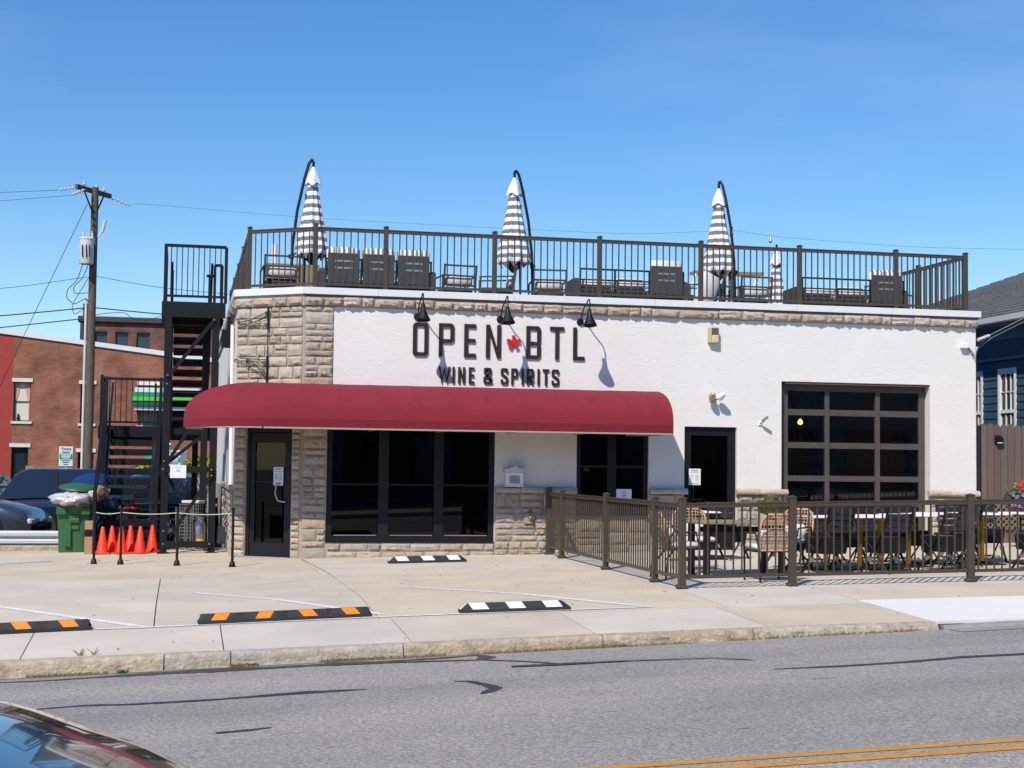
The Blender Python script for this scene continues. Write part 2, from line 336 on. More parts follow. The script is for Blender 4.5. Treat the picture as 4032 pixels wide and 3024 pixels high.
    def prism(s, poly, y0, y1, axis='y'):             # polygon in x,z pushed along y (or x: poly in y,z; z: poly in x,y)
        n = len(poly)
        def P(a, b, t): return (a, t, b) if axis == 'y' else ((t, a, b) if axis == 'x' else (a, b, t))
        vs = [P(a, b, y0) for a, b in poly]+[P(a, b, y1) for a, b in poly]
        return s.add(vs, [tuple(range(n)), tuple(range(2*n-1, n-1, -1))]+[(i, i+n, (i+1) % n+n, (i+1) % n) for i in range(n)])
    def strip(s, pts, w, zf, lift):                   # flat ribbon laid on a surface z = zf(x, y)
        P = [Vector((a, b)) for a, b in pts]; vs = []; m = len(P)
        for i, p in enumerate(P):
            d = (P[min(i+1, m-1)]-P[max(i-1, 0)]).normalized(); nn = Vector((-d.y, d.x)); ww = w[i] if isinstance(w, (list, tuple)) else w
            for sg in (-1, 1):
                q = p+nn*sg*ww/2; vs.append((q.x, q.y, zf(q.x, q.y)+lift))
        return s.add(vs, [(2*i, 2*i+1, 2*i+3, 2*i+2) for i in range(m-1)])
    def build(s, name, m, parent=None, at=None, smooth=False, bevel=0, loc=None):
        me = bpy.data.meshes.new(name); o = bpy.data.objects.new(name, me)
        vs = s.v
        if loc is not None: at = loc
        elif at is not None: vs = [(v[0]-at[0], v[1]-at[1], v[2]-at[2]) for v in vs]
        if at is not None: o.location = at
        me.from_pydata(vs, [], s.f)
        bm = bmesh.new(); bm.from_mesh(me); bmesh.ops.recalc_face_normals(bm, faces=bm.faces[:]); bm.to_mesh(me); bm.free()
        me.materials.append(m)
        if smooth:
            me.polygons.foreach_set('use_smooth', [True]*len(me.polygons))
            if smooth != True: me.set_sharp_from_angle(angle=R_(smooth))
        COL.objects.link(o)
        if parent is not None:
            o.parent = parent; po = wpos(parent)
            if at is not None: o.location = Vector(at)-po
            if at is None:                            # keep world coordinates in the mesh, shift data into the parent's frame
                me.transform(Matrix.Translation(-po)); o.location = (0, 0, 0)
        if bevel:
            b = o.modifiers.new('bevel', 'BEVEL'); b.width = bevel; b.segments = 2; b.limit_method = 'ANGLE'
        return o
def wpos(o):
    p = Vector(o.location)
    while o.parent is not None: o = o.parent; p += Vector(o.location)
    return p
def tag(o, label=None, cat=None, group=None, kind=None):
    if label: o['label'] = label
    if cat: o['category'] = cat
    if group: o['group'] = group
    if kind: o['kind'] = kind
    return o
def thing(name, label, cat, loc=(0, 0, 0), group=None):
    o = bpy.data.objects.new(name, None); COL.objects.link(o); o.location = loc; o.empty_display_size = .2
    return tag(o, label, cat, group)
def dup(root, loc, rz=0, label=None, group=None, scale=None):
    r = root.copy(); COL.objects.link(r); r.location = loc; r.rotation_euler = (0, 0, rz)
    if scale: r.scale = scale
    if label: r['label'] = label
    if group: r['group'] = group
    for ch in list(root.children):
        c = ch.copy(); COL.objects.link(c); c.parent = r
        for g_ in list(ch.children):
            d = g_.copy(); COL.objects.link(d); d.parent = c
    return r
def inst(me_obj, loc, parent, rz=0, scale=None, name=None):
    o = me_obj.copy(); COL.objects.link(o); o.parent = parent; o.location = Vector(loc)-wpos(parent); o.rotation_euler = (0, 0, rz)
    if scale: o.scale = scale
    if name: o.name = name
    return o
def curve_mesh(splines, depth, m, name, parent, origin, rx=math.pi/2):
    """closed 2D outlines (x,z) -> solid with holes, standing on plane y=origin.y, facing -Y"""
    cu = bpy.data.curves.new(name, 'CURVE'); cu.dimensions = '2D'; cu.fill_mode = 'BOTH'; cu.extrude = depth/2
    for pts in splines:
        sp = cu.splines.new('POLY'); sp.points.add(len(pts)-1)
        for i, p in enumerate(pts): sp.points[i].co = (p[0], p[1], 0, 1)
        sp.use_cyclic_u = True
    return curve_to(cu, m, name, parent, origin, rx)
def curve_to(cu, m, name, parent, origin, rx=math.pi/2):
    t = bpy.data.objects.new('tmp', cu); COL.objects.link(t); bpy.context.view_layer.update()
    me = bpy.data.meshes.new_from_object(t.evaluated_get(bpy.context.evaluated_depsgraph_get())); bpy.data.objects.remove(t)
    me.transform(Matrix.Rotation(rx, 4, 'X')); me.name = name
    me.materials.clear(); me.materials.append(m)
    o = bpy.data.objects.new(name, me); COL.objects.link(o)
    if parent is not None: o.parent = parent; o.location = Vector(origin)-wpos(parent)
    else: o.location = origin
    return o
def text(s, size, m, name, parent, origin, depth=.001, align='CENTER', squash=1, bold=0, rx=math.pi/2):
    cu = bpy.data.curves.new(name, 'FONT'); cu.body = s; cu.size = size; cu.extrude = depth/2; cu.align_x = align; cu.offset = bold; cu.resolution_u = 3
    o = curve_to(cu, m, name, parent, origin, rx); o.scale = (squash, 1, 1); return o
def sm(a, b, x):
    t = max(0, min(1, (x-a)/(b-a))); return t*t*(3-2*t)
# ------------------------------------------------------------------ ground surfaces
def g(X, Y):      # height of the concrete forecourt, patio and sidewalk
    return .14+.018*(X-6)-max(0, 17.6-Y)*(.035+.004*max(0, min(9, 6-X)))
def road(X, Y):
    X = max(-30, min(30, X))
    return -.295+.0373*X+.015*(min(14.35-Y, Y-2.2) if Y < 8.3 else 14.35-Y)
def curbtop(X): return g(X, 14.42)

def grid_sheet(name, x0, x1, y0, y1, nx, ny, zf, m, thick=0, parent=None, kind=None):
    mb = MB(); vs = []; fs = []
    for j in range(ny+1):
        for i in range(nx+1):
            X = x0+(x1-x0)*i/nx; Y = y0+(y1-y0)*j/ny; vs.append((X, Y, zf(X, Y)))
    for j in range(ny):
        for i in range(nx): a = j*(nx+1)+i; fs.append((a, a+1, a+nx+2, a+nx+1))
    mb.add(vs, fs)
    if thick:
        edge = [(i, 0) for i in range(nx+1)]+[(nx, j) for j in range(1, ny+1)]+[(i, ny) for i in range(nx-1, -1, -1)]+[(0, j) for j in range(ny-1, 0, -1)]
        o = len(mb.v); k = len(edge)
        for i, j in edge: v = vs[j*(nx+1)+i]; mb.v.append((v[0], v[1], v[2]-thick))
        for q in range(k):
            a = edge[q]; b = edge[(q+1) % k]
            mb.f.append((a[1]*(nx+1)+a[0], b[1]*(nx+1)+b[0], o+(q+1) % k, o+q))
    ob = mb.build(name, m, parent)
    if kind: ob['kind'] = kind
    # normals up
    me = ob.data; bm = bmesh.new(); bm.from_mesh(me)
    ups = sum(f.normal.z*f.calc_area() for f in bm.faces)
    if ups < 0:
        for f in bm.faces: f.normal_flip()
    bm.to_mesh(me); bm.free()
    return ob

def gz(X, Y): return -.62 if Y > 12 else -2.2
MB().add([(-900, -900, -2.6), (900, -900, -2.6), (900, 900, -2.6), (-900, 900, -2.6)], [(0, 1, 2, 3)]).build('ground', M_GROUND)['kind'] = 'structure'
road_o = grid_sheet('street', -30, 30, 2.2, 14.36, 60, 24, road, M_ROAD, 2.0, kind='structure')
# near side pavement where the photographer stands
grid_sheet('near_sidewalk', -30, 30, -5, 2.2, 30, 4, lambda X, Y: road(X, 2.2)+.13, M_CONC, 2.0, kind='structure')
# forecourt: a bed of dirt under separate concrete slabs
bed = grid_sheet('forecourt', -8, 22, 14.46, 28.6, 60, 30, lambda X, Y: g(X, Y)-.03, M_DIRT, 1.2, kind='structure')
XJ = [-8, -4.6, -1.37, .44, 2.2, 4.02, 5.80, 7.6]
def slab(x0, x1, y0, y1, m=M_CONC, name='concrete_slab', lift=0, parent=None):
    gp = .006
    nx = max(2, int((x1-x0)/.6)); ny = max(1, int((y1-y0)/.5))
    return grid_sheet(name, x0+gp, x1-gp, y0+gp, y1-gp, nx, ny, lambda X, Y: g(X, Y)+lift, m, .06, parent or bed)
for a, b in zip(XJ[:-1], XJ[1:]): slab(a, b, 14.50, 15.98)
slab(7.6, 11.4, 14.50, 16.28, M_WCONC, 'white_concrete_slab'); slab(11.4, 16, 14.50, 16.28, M_WCONC, 'white_concrete_slab'); slab(16, 22, 14.5, 16.28, M_WCONC, 'white_concrete_slab')
slab(7.6, 12.2, 16.28, 17.3); slab(12.2, 22, 16.28, 17.3)
slab(-8, -4.6, 15.98, 21.4); slab(-4.6, -.22, 15.98, 21.4); slab(-.22, 2.08, 15.98, 21.4); slab(2.08, 5.93, 15.98, 21.4); slab(5.93, 7.6, 15.98, 18.9)
slab(-8, -3.4, 21.4, 28.6); slab(-3.4, 1.95, 21.4, 28.6); slab(1.95, 5.93, 21.4, 25.3)
slab(7.6, 11, 17.3, 18.9); slab(11, 22, 17.3, 18.9)
slab(5.93, 9.4, 18.9, 21.3); slab(9.4, 13.4, 18.9, 21.3); slab(13.4, 22, 18.9, 21.3)
slab(5.93, 9.4, 21.3, 25.6); slab(9.4, 13.4, 21.3, 25.6); slab(13.4, 22, 21.3, 27)

# kerb made of separate cast lengths, worn and pitted
curb = MB().box(-30, 14.40, -1.6, -10, 14.48, g(-8, 14.42)-.02).build('kerb', M_DIRT); curb['kind'] = 'structure'
def kerb_piece(x0, x1, seed, rough=.006, name='kerb_stone', m=M_CURB, low=False):
    rnd = random.Random(seed); n = max(4, int((x1-x0)/.045)); vs = []; fs = []
    rows = 10
    for i in range(n+1):
        X = x0+.005+(x1-x0-.01)*i/n; zt = curbtop(X)+.004; zb = road(X, 14.35)-.03
        if low: zt = road(X, 14.35)+.035
        prof = [(14.497, zt-.02), (14.495, zt), (14.44, zt-.001), (14.395, zt-.006), (14.37, zt-.020), (14.360, zt-.042)]
        for k in range(1, 5): t = k/4; prof.append((14.360-.012*t, (zt-.042)*(1-t)+zb*t))
        for k, (Y, Z) in enumerate(prof):
            j = rough*(1.0 if 2 < k < 10 else .2)
            vs.append((X+(rnd.uniform(-j, j) if 0 < i < n else 0), Y+rnd.uniform(-j, j), Z+rnd.uniform(-j, j)*.8))
    for i in range(n):
        for k in range(rows-1): a = i*rows+k; fs.append((a, a+1, a+rows+1, a+rows))
    fs.append(tuple(range(rows))); fs.append(tuple(n*rows+k for k in range(rows)))
    return MB().add(vs, fs).build(name, m, curb, smooth=50)
cuts = [-10, -7.9, -5.8, -3.9, -2.05, -.1, .5, 2.1, 4.05, 5.6, 7.6]
for i, (a, b) in enumerate(zip(cuts[:-1], cuts[1:])): kerb_piece(a, b, i+3, rough=.005 if b < 5 else .012)
for i in range(4): kerb_piece(7.66+i*3, 7.66+(i+1)*3, 50+i, .001, 'gutter_kerb', M_GUTTER, True)
MB().strip([(-10, 14.33), (-3, 14.33), (0, 14.335), (3, 14.34), (5, 14.345)], .05, road, .004).build('gutter_edge', M_GUTTER)['kind'] = 'structure'
gut = grid_sheet('gutter_pan', 7.68, 20, 14.05, 14.33, 20, 1, lambda X, Y: road(X, Y)+.005, M_GUTTER); gut['kind'] = 'structure'

# crack sealant, yellow and white lines
def ribbon(name, pts, w, zf, m, lift=.004, sub=6, label=None, wob=0):
    rnd = random.Random(len(pts)*7+int(abs(pts[0][0])*10)); P = []; W = []
    for i in range(len(pts)-1):
        for k in range(sub):
            t = k/sub; P.append((pts[i][0]*(1-t)+pts[i+1][0]*t, pts[i][1]*(1-t)+pts[i+1][1]*t))
            a = w[i]*(1-t)+w[i+1]*t if isinstance(w, (list, tuple)) else w
            W.append(a*(1+rnd.uniform(-wob, wob)))
    P.append(pts[-1]); W.append(W[-1]*(.3 if wob else 1))
    o = MB().strip(P, W, zf, lift).build(name, m); o['kind'] = 'structure'; return o
ribbon('crack_sealant_strip', [(-4, 14.02), (-1.62, 14.1), (-1.08, 14.06), (-.67, 14.11), (-.37, 14.14), (-.02, 14.16), (.38, 14.16), (.7, 14.14), (.93, 14.14), (1.4, 14.15), (1.86, 14.14), (2.41, 14.17), (2.71, 14.24), (2.81, 14.23), (2.85, 14.05), (2.75, 13.88)],
       [.05, .05, .06, .1, .16, .22, .3, .2, .14, .2, .1, .1, .06, .07, .16, .1], road, M_TAR, wob=.25)
ribbon('crack_sealant_strip', [(1.4, 14.05), (1.85, 14.04), (2.31, 13.97), (2.75, 13.86), (3.12, 13.56), (3.34, 13.28)], [.04, .09, .08, .05, .05, .06], road, M_TAR, wob=.25, lift=.006)
ribbon('crack_sealant_strip', [(2.9, 13.25), (3.33, 13.23), (3.98, 13.2), (4.7, 13.08), (4.99, 12.78)], [.09, .13, .05, .04, .05], road, M_TAR, wob=.2, lift=.008)
ribbon('crack_sealant_strip', [(4.92, 12.15), (5.47, 12.1), (6.11, 12.12), (6.71, 12.23), (7.43, 12.19), (12, 12.2)], [.04, .09, .1, .12, .12, .1], road, M_TAR, wob=.2)
ribbon('crack_sealant_strip', [(-1.16, 12.24), (-.71, 12.33), (-.32, 12.24), (.12, 12.24), (.36, 12.25), (.99, 12.35), (1.52, 12.34)], [.03, .06, .08, .1, .07, .16, .03], road, M_TAR, wob=.2)
ribbon('crack_sealant_strip', [(2.26, 12.53), (2.38, 12.46), (2.47, 12.18), (2.5, 11.97), (2.42, 11.84), (2.33, 11.71)], [.02, .07, .09, .13, .1, .04], road, M_TAR, wob=.3)
ribbon('crack_sealant_strip', [(.28, 10.6), (.5, 10.64), (.66, 10.7)], [.05, .08, .03], road, M_TAR, wob=.3)
for y in (8.49, 8.27): ribbon('yellow_centre_line', [(x, y-.025*(x-2)/3) for x in range(-12, 26, 2)], .105, road, M_YELLOWP, sub=4, wob=.035)
def gw(x, y): return g(x, y)
LN = lambda n, p, w=.10, m=M_WHITEP, lift=.004: ribbon(n, p, w, gw, m, lift, sub=14, wob=.06)
LN('white_bay_line', [(.21, 18.78), (2.2, 16.22)]); LN('white_bay_line', [(2.71, 19.05), (5.12, 16.2)]); LN('white_bay_line', [(-2.4, 18.1), (-.3, 15.97)])
LN('white_edge_line', [(-5, 15.86), (-.3, 15.93), (2.2, 16.10), (5.19, 16.17)], .06, lift=.007)
LN('blue_bay_line', [(-4, 24.0), (-2.69, 24.93), (-1.94, 25.44)], .12, M_BLUEP)
LN('white_bay_line', [(6.05, 23.4), (6.35, 23.1)], .14)
MB().strip([(1.95, 24.8), (2.08, 21.4)], .012, g, .003).build('slab_crack', M_DIRT)['kind'] = 'structure'
for pts in ([(-.9, 24.9), (-.75, 25.4), (-.5, 25.6)], [(-1.4, 24.6), (-1.2, 25.1), (-1.25, 25.5)], [(1.0, 19.8), (1.6, 20.4), (1.9, 20.6)], [(.55, 21.6), (.9, 22.0)]):
    ribbon('slab_crack', pts, .010, g, M_DIRT, .003, 4, wob=.4)
# rear lot beyond the forecourt
grid_sheet('rear_parking_lot', -45, 40, 28.75, 63.9, 6, 6, lambda X, Y: -.30, M_ASPH2, 1, kind='structure')
grid_sheet('distant_ground', -120, 120, 64.0, 400, 4, 4, lambda X, Y: -.31, M_GROUND, 1, kind='structure')
rk = MB().box(-30, 28.6, -1, -12, 28.75, g(-9, 28.6)+.06).build('rear_kerb', M_CURB); rk['kind'] = 'structure'
for i in range(6): MB().bbox(-12+i*2.1, 28.6, -.5, -12+(i+1)*2.1-.01, 28.75, g(-12+i*2.1, 28.6)+.11, .02).build('kerb_stone', M_CURB, rk)
# dry weeds along the kerb foot
def weeds(name, spans, n, h, seed, m, zf=road, label=None):
    rnd = random.Random(seed); mb = MB()
    for _ in range(n):
        a, b, y0, y1 = rnd.choice(spans); x = rnd.uniform(a, b); y = rnd.uniform(y0, y1); z = zf(x, y)
        l = h*rnd.uniform(.3, 1); an = rnd.uniform(0, 6.28); dx = math.cos(an)*l*.9; dy = math.sin(an)*l*.35; w = .004
        mb.add([(x-w, y, z), (x+w, y, z), (x+dx*.5+w, y+dy*.5, z+l*.45), (x+dx*.5-w, y+dy*.5, z+l*.45), (x+dx, y+dy, z+l*rnd.uniform(.3, .8))], [(0, 1, 2, 3), (3, 2, 4)])
    o = mb.build(name, m); tag(o, label, 'weeds', kind='stuff'); return o
weeds('dry_weeds', [(1.6, 2.5, 14.31, 14.35), (2.7, 4.9, 14.30, 14.35), (2.9, 4.2, 14.30, 14.35), (-1.3, -.6, 14.32, 14.35), (5.3, 7.4, 14.33, 14.35), (.5, .75, 14.3, 14.34), (1.35, 1.9, 14.3, 14.35)], 2300, .055, 5, M_DRY, label='dry straw coloured weeds lining the foot of the kerb')
weeds('green_weeds', [(-.5, -.42, 14.3, 14.35), (.55, .72, 14.31, 14.35), (1.3, 1.6, 14.32, 14.35), (3.9, 4.3, 14.32, 14.35)], 160, .07, 6, M_LEAFG, label='small green weeds sprouting from the kerb joint')
weeds('sidewalk_weeds', [(-.86, -.84, 14.52, 14.54), (-.74, -.72, 14.52, 14.54)], 26, .16, 8, M_DRY, zf=g, label='two wispy dry stalks on the sidewalk edge at left')
rnd = random.Random(31)
mb = MB()
for _ in range(70):
    x = rnd.uniform(-1.5, 9); y = rnd.uniform(14.6, 23.5); z = g(x, y)+.004; s_ = rnd.uniform(.012, .035); a = rnd.uniform(0, 3.14)
    c, s2 = math.cos(a)*s_, math.sin(a)*s_; mb.add([(x-c, y-s2, z), (x+s2*.4, y-c*.4, z+.006), (x+c, y+s2, z+.002), (x-s2*.4, y+c*.4, z+.005)], [(0, 1, 2, 3)])
tag(mb.build('leaf_litter', M_DRY), 'scattered dry leaf scraps on the concrete', 'litter', kind='stuff')

# ------------------------------------------------------------------ the restaurant building
YF = 24.96
B = thing('restaurant_building', 'single storey white stucco bar with tan stone corner, stone base and roof terrace', 'building', (1.93, YF, 0.07))
ca = R_(37.1); CD = Vector((-math.cos(ca), math.sin(ca), 0)); CN = Vector((-math.sin(ca), -math.cos(ca), 0)); C0 = Vector((1.93, YF, 0)); CL = 1.31
XL, YL = C0.x+CD.x*CL, C0.y+CD.y*CL
XR, YB_, TH = 13.95, 38.0, .30
w = MB()
def wbox(x0, x1, z0, z1): w.box(x0, YF, z0, x1, YF+TH, z1)
ZT = 4.375
wbox(2.0, 2.34, -.4, ZT); wbox(2.34, 5.14, -.4, .325); wbox(2.34, 5.14, 2.25, ZT)
wbox(5.14, 6.55, -.4, ZT); wbox(6.55, 7.82, -.4, .78); wbox(6.55, 7.82, 2.25, ZT)
wbox(7.82, 8.46, -.4, ZT); wbox(8.46, 9.41, 2.32, ZT); wbox(8.46, 9.41, -.4, .20)
wbox(9.41, 10.232, -.4, ZT); wbox(10.232, 13.05, -.4, .22); wbox(10.232, 13.05, 3.14, ZT); wbox(13.05, XR, -.4, ZT)
w.box(XR-TH, YF+TH, -.4, XR, YB_, ZT); w.box(.885, YB_-TH, -.4, XR-TH, YB_, ZT); w.box(.885, YL+.12, -.4, .885+TH, YB_-TH, ZT)
w.build('wall', M_STUCCO, B)
def cwall(s0, s1, z0, z1, d0=0, d1=.28, mb=None):
    mb = mb or MB(); p = []
    for z in (z0, z1):
        for (s_, d) in ((s0, d0), (s1, d0), (s1, d1), (s0, d1)):
            q = C0+CD*s_-CN*d; p.append((q.x, q.y, z))
    return mb.add(p, [(0, 3, 2, 1), (4, 5, 6, 7), (0, 1, 5, 4), (1, 2, 6, 5), (2, 3, 7, 6), (3, 0, 4, 7)])
cw = MB(); cwall(.0, .185, -.4, ZT, mb=cw); cwall(1.075, CL, -.4, ZT, mb=cw); cwall(.185, 1.075, 2.27, ZT, mb=cw); cwall(.185, 1.075, -.4, .055, mb=cw)
cw.build('corner_wall', M_MORTAR, B)
MB().add([(2.0, YF, -.4), (2.0, YF+TH, -.4), (1.93, YF+.001, -.4), (2.0, YF, ZT), (2.0, YF+TH, ZT), (1.93, YF+.001, ZT)], [(0, 1, 2), (3, 5, 4), (0, 3, 4, 1), (1, 4, 5, 2), (2, 5, 3, 0)]).build('corner_fill', M_MORTAR, B)
# roof deck, interior floor and dividing walls
rf = MB(); rf.prism([(2.0, YF+.05), (XR-.05, YF+.05), (XR-.05, YB_-.05), (.95, YB_-.05), (.95, YL+.1)], 4.28, 4.36, 'z'); rf.build('roof_deck', M_GREY, B)
fl = MB(); fl.prism([(2.2, YF+TH+.01), (XR-TH-.02, YF+TH+.01), (XR-TH-.02, YB_-TH-.02), (1.25, YB_-TH-.02), (1.25, YL+.5)], .05, .12, 'z'); fl.build('interior_floor', M_SOIL, B)
MB().box(1.3, 31, .12, XR-TH-.03, 31.1, 4.27).build('interior_wall', M_SLATE, B)
MB().box(9.55, YF+TH+.01, .12, 9.65, 30.98, 4.27).build('partition', M_SLATE, B)

# stones -------------------------------------------------------------
SV = []
for k in range(14):
    rr = random.Random(100+k); nx, nz_ = 6, 4; vs = []; fs = []
    for j in range(nz_+1):
        for i in range(nx+1):
            e = (i in (0, nx)) or (j in (0, nz_)); u = i/nx; v = j/nz_
            d = .25+rr.uniform(0, .15) if e else rr.uniform(.55, 1.0)
            if not e and rr.random() < .25: d -= rr.uniform(.1, .3)
            u2 = u+(rr.uniform(-.05, .05) if not e else rr.uniform(0, .03)*(1 if i == 0 else (-1 if i == nx else 0)))
            v2 = v+(rr.uniform(-.09, .09) if not e else rr.uniform(0, .07)*(1 if j == 0 else (-1 if j == nz_ else 0)))
            vs.append((u2, -d, v2))
    for j in range(nz_):
        for i in range(nx): a = j*(nx+1)+i; fs.append((a, a+1, a+nx+2, a+nx+1))
    edge = [i for i in range(nx+1)]+[j*(nx+1)+nx for j in range(1, nz_+1)]+[nz_*(nx+1)+i for i in range(nx-1, -1, -1)]+[j*(nx+1) for j in range(nz_-1, 0, -1)]
    o_ = len(vs)
    for q in edge: vs.append((vs[q][0], .0, vs[q][2]))
    K = len(edge)
    for q in range(K): fs.append((edge[q], o_+q, o_+(q+1) % K, edge[(q+1) % K]))
    me = bpy.data.meshes.new('stone'); me.from_pydata(vs, [], fs)
    bm = bmesh.new(); bm.from_mesh(me); bmesh.ops.recalc_face_normals(bm, faces=bm.faces[:])
    bm.faces.ensure_lookup_table(); av = sum((f.normal.y for f in list(bm.faces)[:24]))
    if av > 0:
        for f in bm.faces: f.normal_flip()
    bm.to_mesh(me); bm.free(); me.materials.append(M_STONE); me.polygons.foreach_set('use_smooth', [True]*len(me.polygons)); me.set_sharp_from_angle(angle=R_(30)); SV.append(me)
nstone = [0]; NST = []
def stone(p, ang, lu, lz, dep, parent=None, name='stone'):
    o = bpy.data.objects.new(name, random.choice(SV)); COL.objects.link(o); o.parent = parent or B
    o.location = Vector(p)-wpos(o.parent); o.rotation_euler = (0, 0, ang); o.scale = (lu, dep, lz); nstone[0] += 1; return o
def ashlar(p0, ang, W, z0, z1, seed, dep=.045, back=None, hs=(.10, .135, .165, .20), ls=(.17, .24, .31, .42), zb=None):
    """random courses on a face that starts at p0 (x,y) and runs W metres in direction ang"""
    rr = random.Random(seed); d = Vector((math.cos(ang), math.sin(ang), 0)); z = z0; J = .014
    while z < z1-.05:
        h = rr.choice(hs)
        if z1-(z+h) < .08: h = z1-z
        u = 0
        while u < W-.03:
            l = rr.choice(ls)*rr.uniform(.9, 1.15)
            if W-(u+l) < .13: l = W-u
            split = h > .18 and rr.random() < .45
            for (a, b) in ([(0, h)] if not split else [(0, h*.5), (h*.5, h)]):
                q = Vector((p0[0], p0[1], 0))+d*(u+J/2); zz = z+a+J/2
                if split and rr.random() < .2 and l > .3:
                    stone((q.x, q.y, zz), ang, l*.45-J, b-a-J, dep*rr.uniform(.7, 1.1)); q2 = q+d*(l*.45); stone((q2.x, q2.y, zz), ang, l*.55-J, b-a-J, dep*rr.uniform(.7, 1.1))
                else: stone((q.x, q.y, zz), ang, l-J, b-a-J, dep*rr.uniform(.75, 1.15))
            u += l
        z += h
def mort(x0, x1, z0, z1): MB().box(x0, YF-.012, z0, x1, YF-.0005, z1).build('mortar_backing', M_MORTAR, B)
mort(1.95, 2.41, 2.9, 4.18); mort(1.95, 2.335, -.2, 2.2); mort(2.335, 5.14, -.2, .318); mort(5.145, 6.545, -.2, 1.16); mort(6.55, 7.82, -.2, .775); mort(7.825, 8.455, -.2, 1.15); mort(9.415, 10.23, -.2, 1.15); mort(13.055, 13.95, -.2, 1.15); mort(1.95, 13.95, 4.18, 4.37)
ashlar((1.945, YF-.012), 0, .465, 2.82, 4.18, 11)
ashlar((1.945, YF-.012), 0, .39, .05, 2.2, 12)
ashlar((2.36, YF-.012), 0, 2.78, .06, .318, 13, hs=(.128,), ls=(.3, .38, .46, .2))
ashlar((5.15, YF-.012), 0, 1.39, .12, 1.155, 14)
ashlar((6.56, YF-.012), 0, 1.25, .14, .77, 15, hs=(.16, .21), ls=(.3, .42))
ashlar((7.83, YF-.012), 0, .62, .15, 1.15, 16); ashlar((9.42, YF-.012), 0, .80, .18, 1.15, 17); ashlar((13.06, YF-.012), 0, .88, .25, 1.15, 18, hs=(.165, .2), ls=(.26, .35))
pe = C0+CD*CL+CN*.004; pe2 = C0+CD*.185+CN*.004
ashlar((pe.x, pe.y), -ca, 1.30, 2.86, 4.18, 21, hs=(.135, .165, .20))
ashlar((pe.x, pe.y), -ca, .235, .04, 2.2, 22, ls=(.12, .235)); ashlar((pe2.x, pe2.y), -ca, .17, .04, 2.2, 23, ls=(.17,))
# side wall base
MB().box(.873, YL+.1, -.3, .8845, YB_, 1.13).build('mortar_backing', M_MORTAR, B)
ashlar((.872, 31.0), -math.pi/2, 5.1, .02, 1.12, 24, hs=(.22, .28), ls=(.5, .65, .8))
# band of stones under the roof edge
u = 1.93; rr = random.Random(5)
while u < 13.93:
    l = rr.choice((.2, .3, .4, .48, .34))*rr.uniform(.9, 1.1)
    if 13.97-(u+l) < .15: l = 13.97-u
    stone((u+.007, YF-.035, 4.19), 0, l-.014, rr.uniform(.125, .15), .075); u += l
for (s_, l) in ((CL, .33), (CL-.34, .40), (CL-.75, .26), (CL-1.02, .29)):
    q = C0+CD*s_+CN*.035; stone((q.x, q.y, 4.19), -ca, l-.01, .14, .06)
for k in range(6): stone((.85, 31.2-k*.9, 4.19), -math.pi/2, .88, .14, .06)
cwall(-.02, CL+.02, 4.185, 4.37, -.035, .0, MB()).build('mortar_backing', M_MORTAR, B)
MB().box(1.93, YF-.035, 4.19, 13.97, YF-.013, 4.372).build('mortar_backing', M_MORTAR, B)
MB().box(.85, YL, 4.185, .884, YB_, 4.37).build('mortar_backing', M_MORTAR, B)
# ledge stones on the wainscot
def ledge(x0, x1, seed):
    rr = random.Random(seed); u = x0
    while u < x1-.02:
        l = rr.choice((.42, .55, .75))
        if x1-(u+l) < .25: l = x1-u
        mb = MB(); n = 6; vs = []; fs = []
        pr = [(YF-.013, 1.155), (YF-.085, 1.158), (YF-.105, 1.185), (YF-.105, 1.225), (YF-.085, 1.252), (YF-.013, 1.258)]
        for i in range(n+1):
            for (a, b) in pr: vs.append((u+.004+(l-.008)*i/n, a+(rr.uniform(-.008, .008) if a < YF-.05 else 0), b+rr.uniform(-.003, .003)))
        for i in range(n):
            for k in range(5): a = i*6+k; fs.append((a, a+1, a+7, a+6))
        fs.append(tuple(range(6))); fs.append(tuple(n*6+k for k in range(6)))
        mb.add(vs, fs).build('ledge_stone', M_STONE, B, smooth=50); u += l
ledge(5.145, 6.545, 1); ledge(7.825, 8.50, 2); ledge(9.38, 10.33, 3); ledge(12.985, 13.98, 4)
for k in range(4): MB().bbox(.81, 26.1+k*1.2, 1.13, .884, 27.28+k*1.2, 1.23, .02).build('ledge_stone', M_STONE, B)
# roof edge cap in lengths
P0 = (.885-.07, YB_); capY = YF-.075
xs = [1.905, 3.13, 5.43, 7.9, 10.5, 12.3, 14.025]
for a, b in zip(xs[:-1], xs[1:]): MB().box(a+.0015, capY, 4.372, b-.0015, YF+.25, 4.485).build('fascia_cap', M_CAP, B, bevel=.004)
MB().box(1.93, YF-.045, 4.335, 13.98, YF-.0005, 4.3715).build('fascia_backing', M_TRIMBROWN, B)
q0 = Vector((1.904, capY)); q1 = Vector((XL, YL))+Vector((CD.y*-.0, 0)); n2 = Vector((CN.x, CN.y))
e1 = Vector((C0.x, C0.y))+Vector((CD.x, CD.y))*(CL+.02)+n2*.075
MB().prism([(1.904, capY), (1.904, YF+.2), (XL+.12, YL+.2), (XL-.07, YL+.045), (e1.x, e1.y)], 4.372, 4.485, 'z').build('fascia_cap', M_CAP, B)
MB().box(XL-.075, YL+.05, 4.372, XL+.12, YB_, 4.485).build('fascia_cap', M_CAP, B)

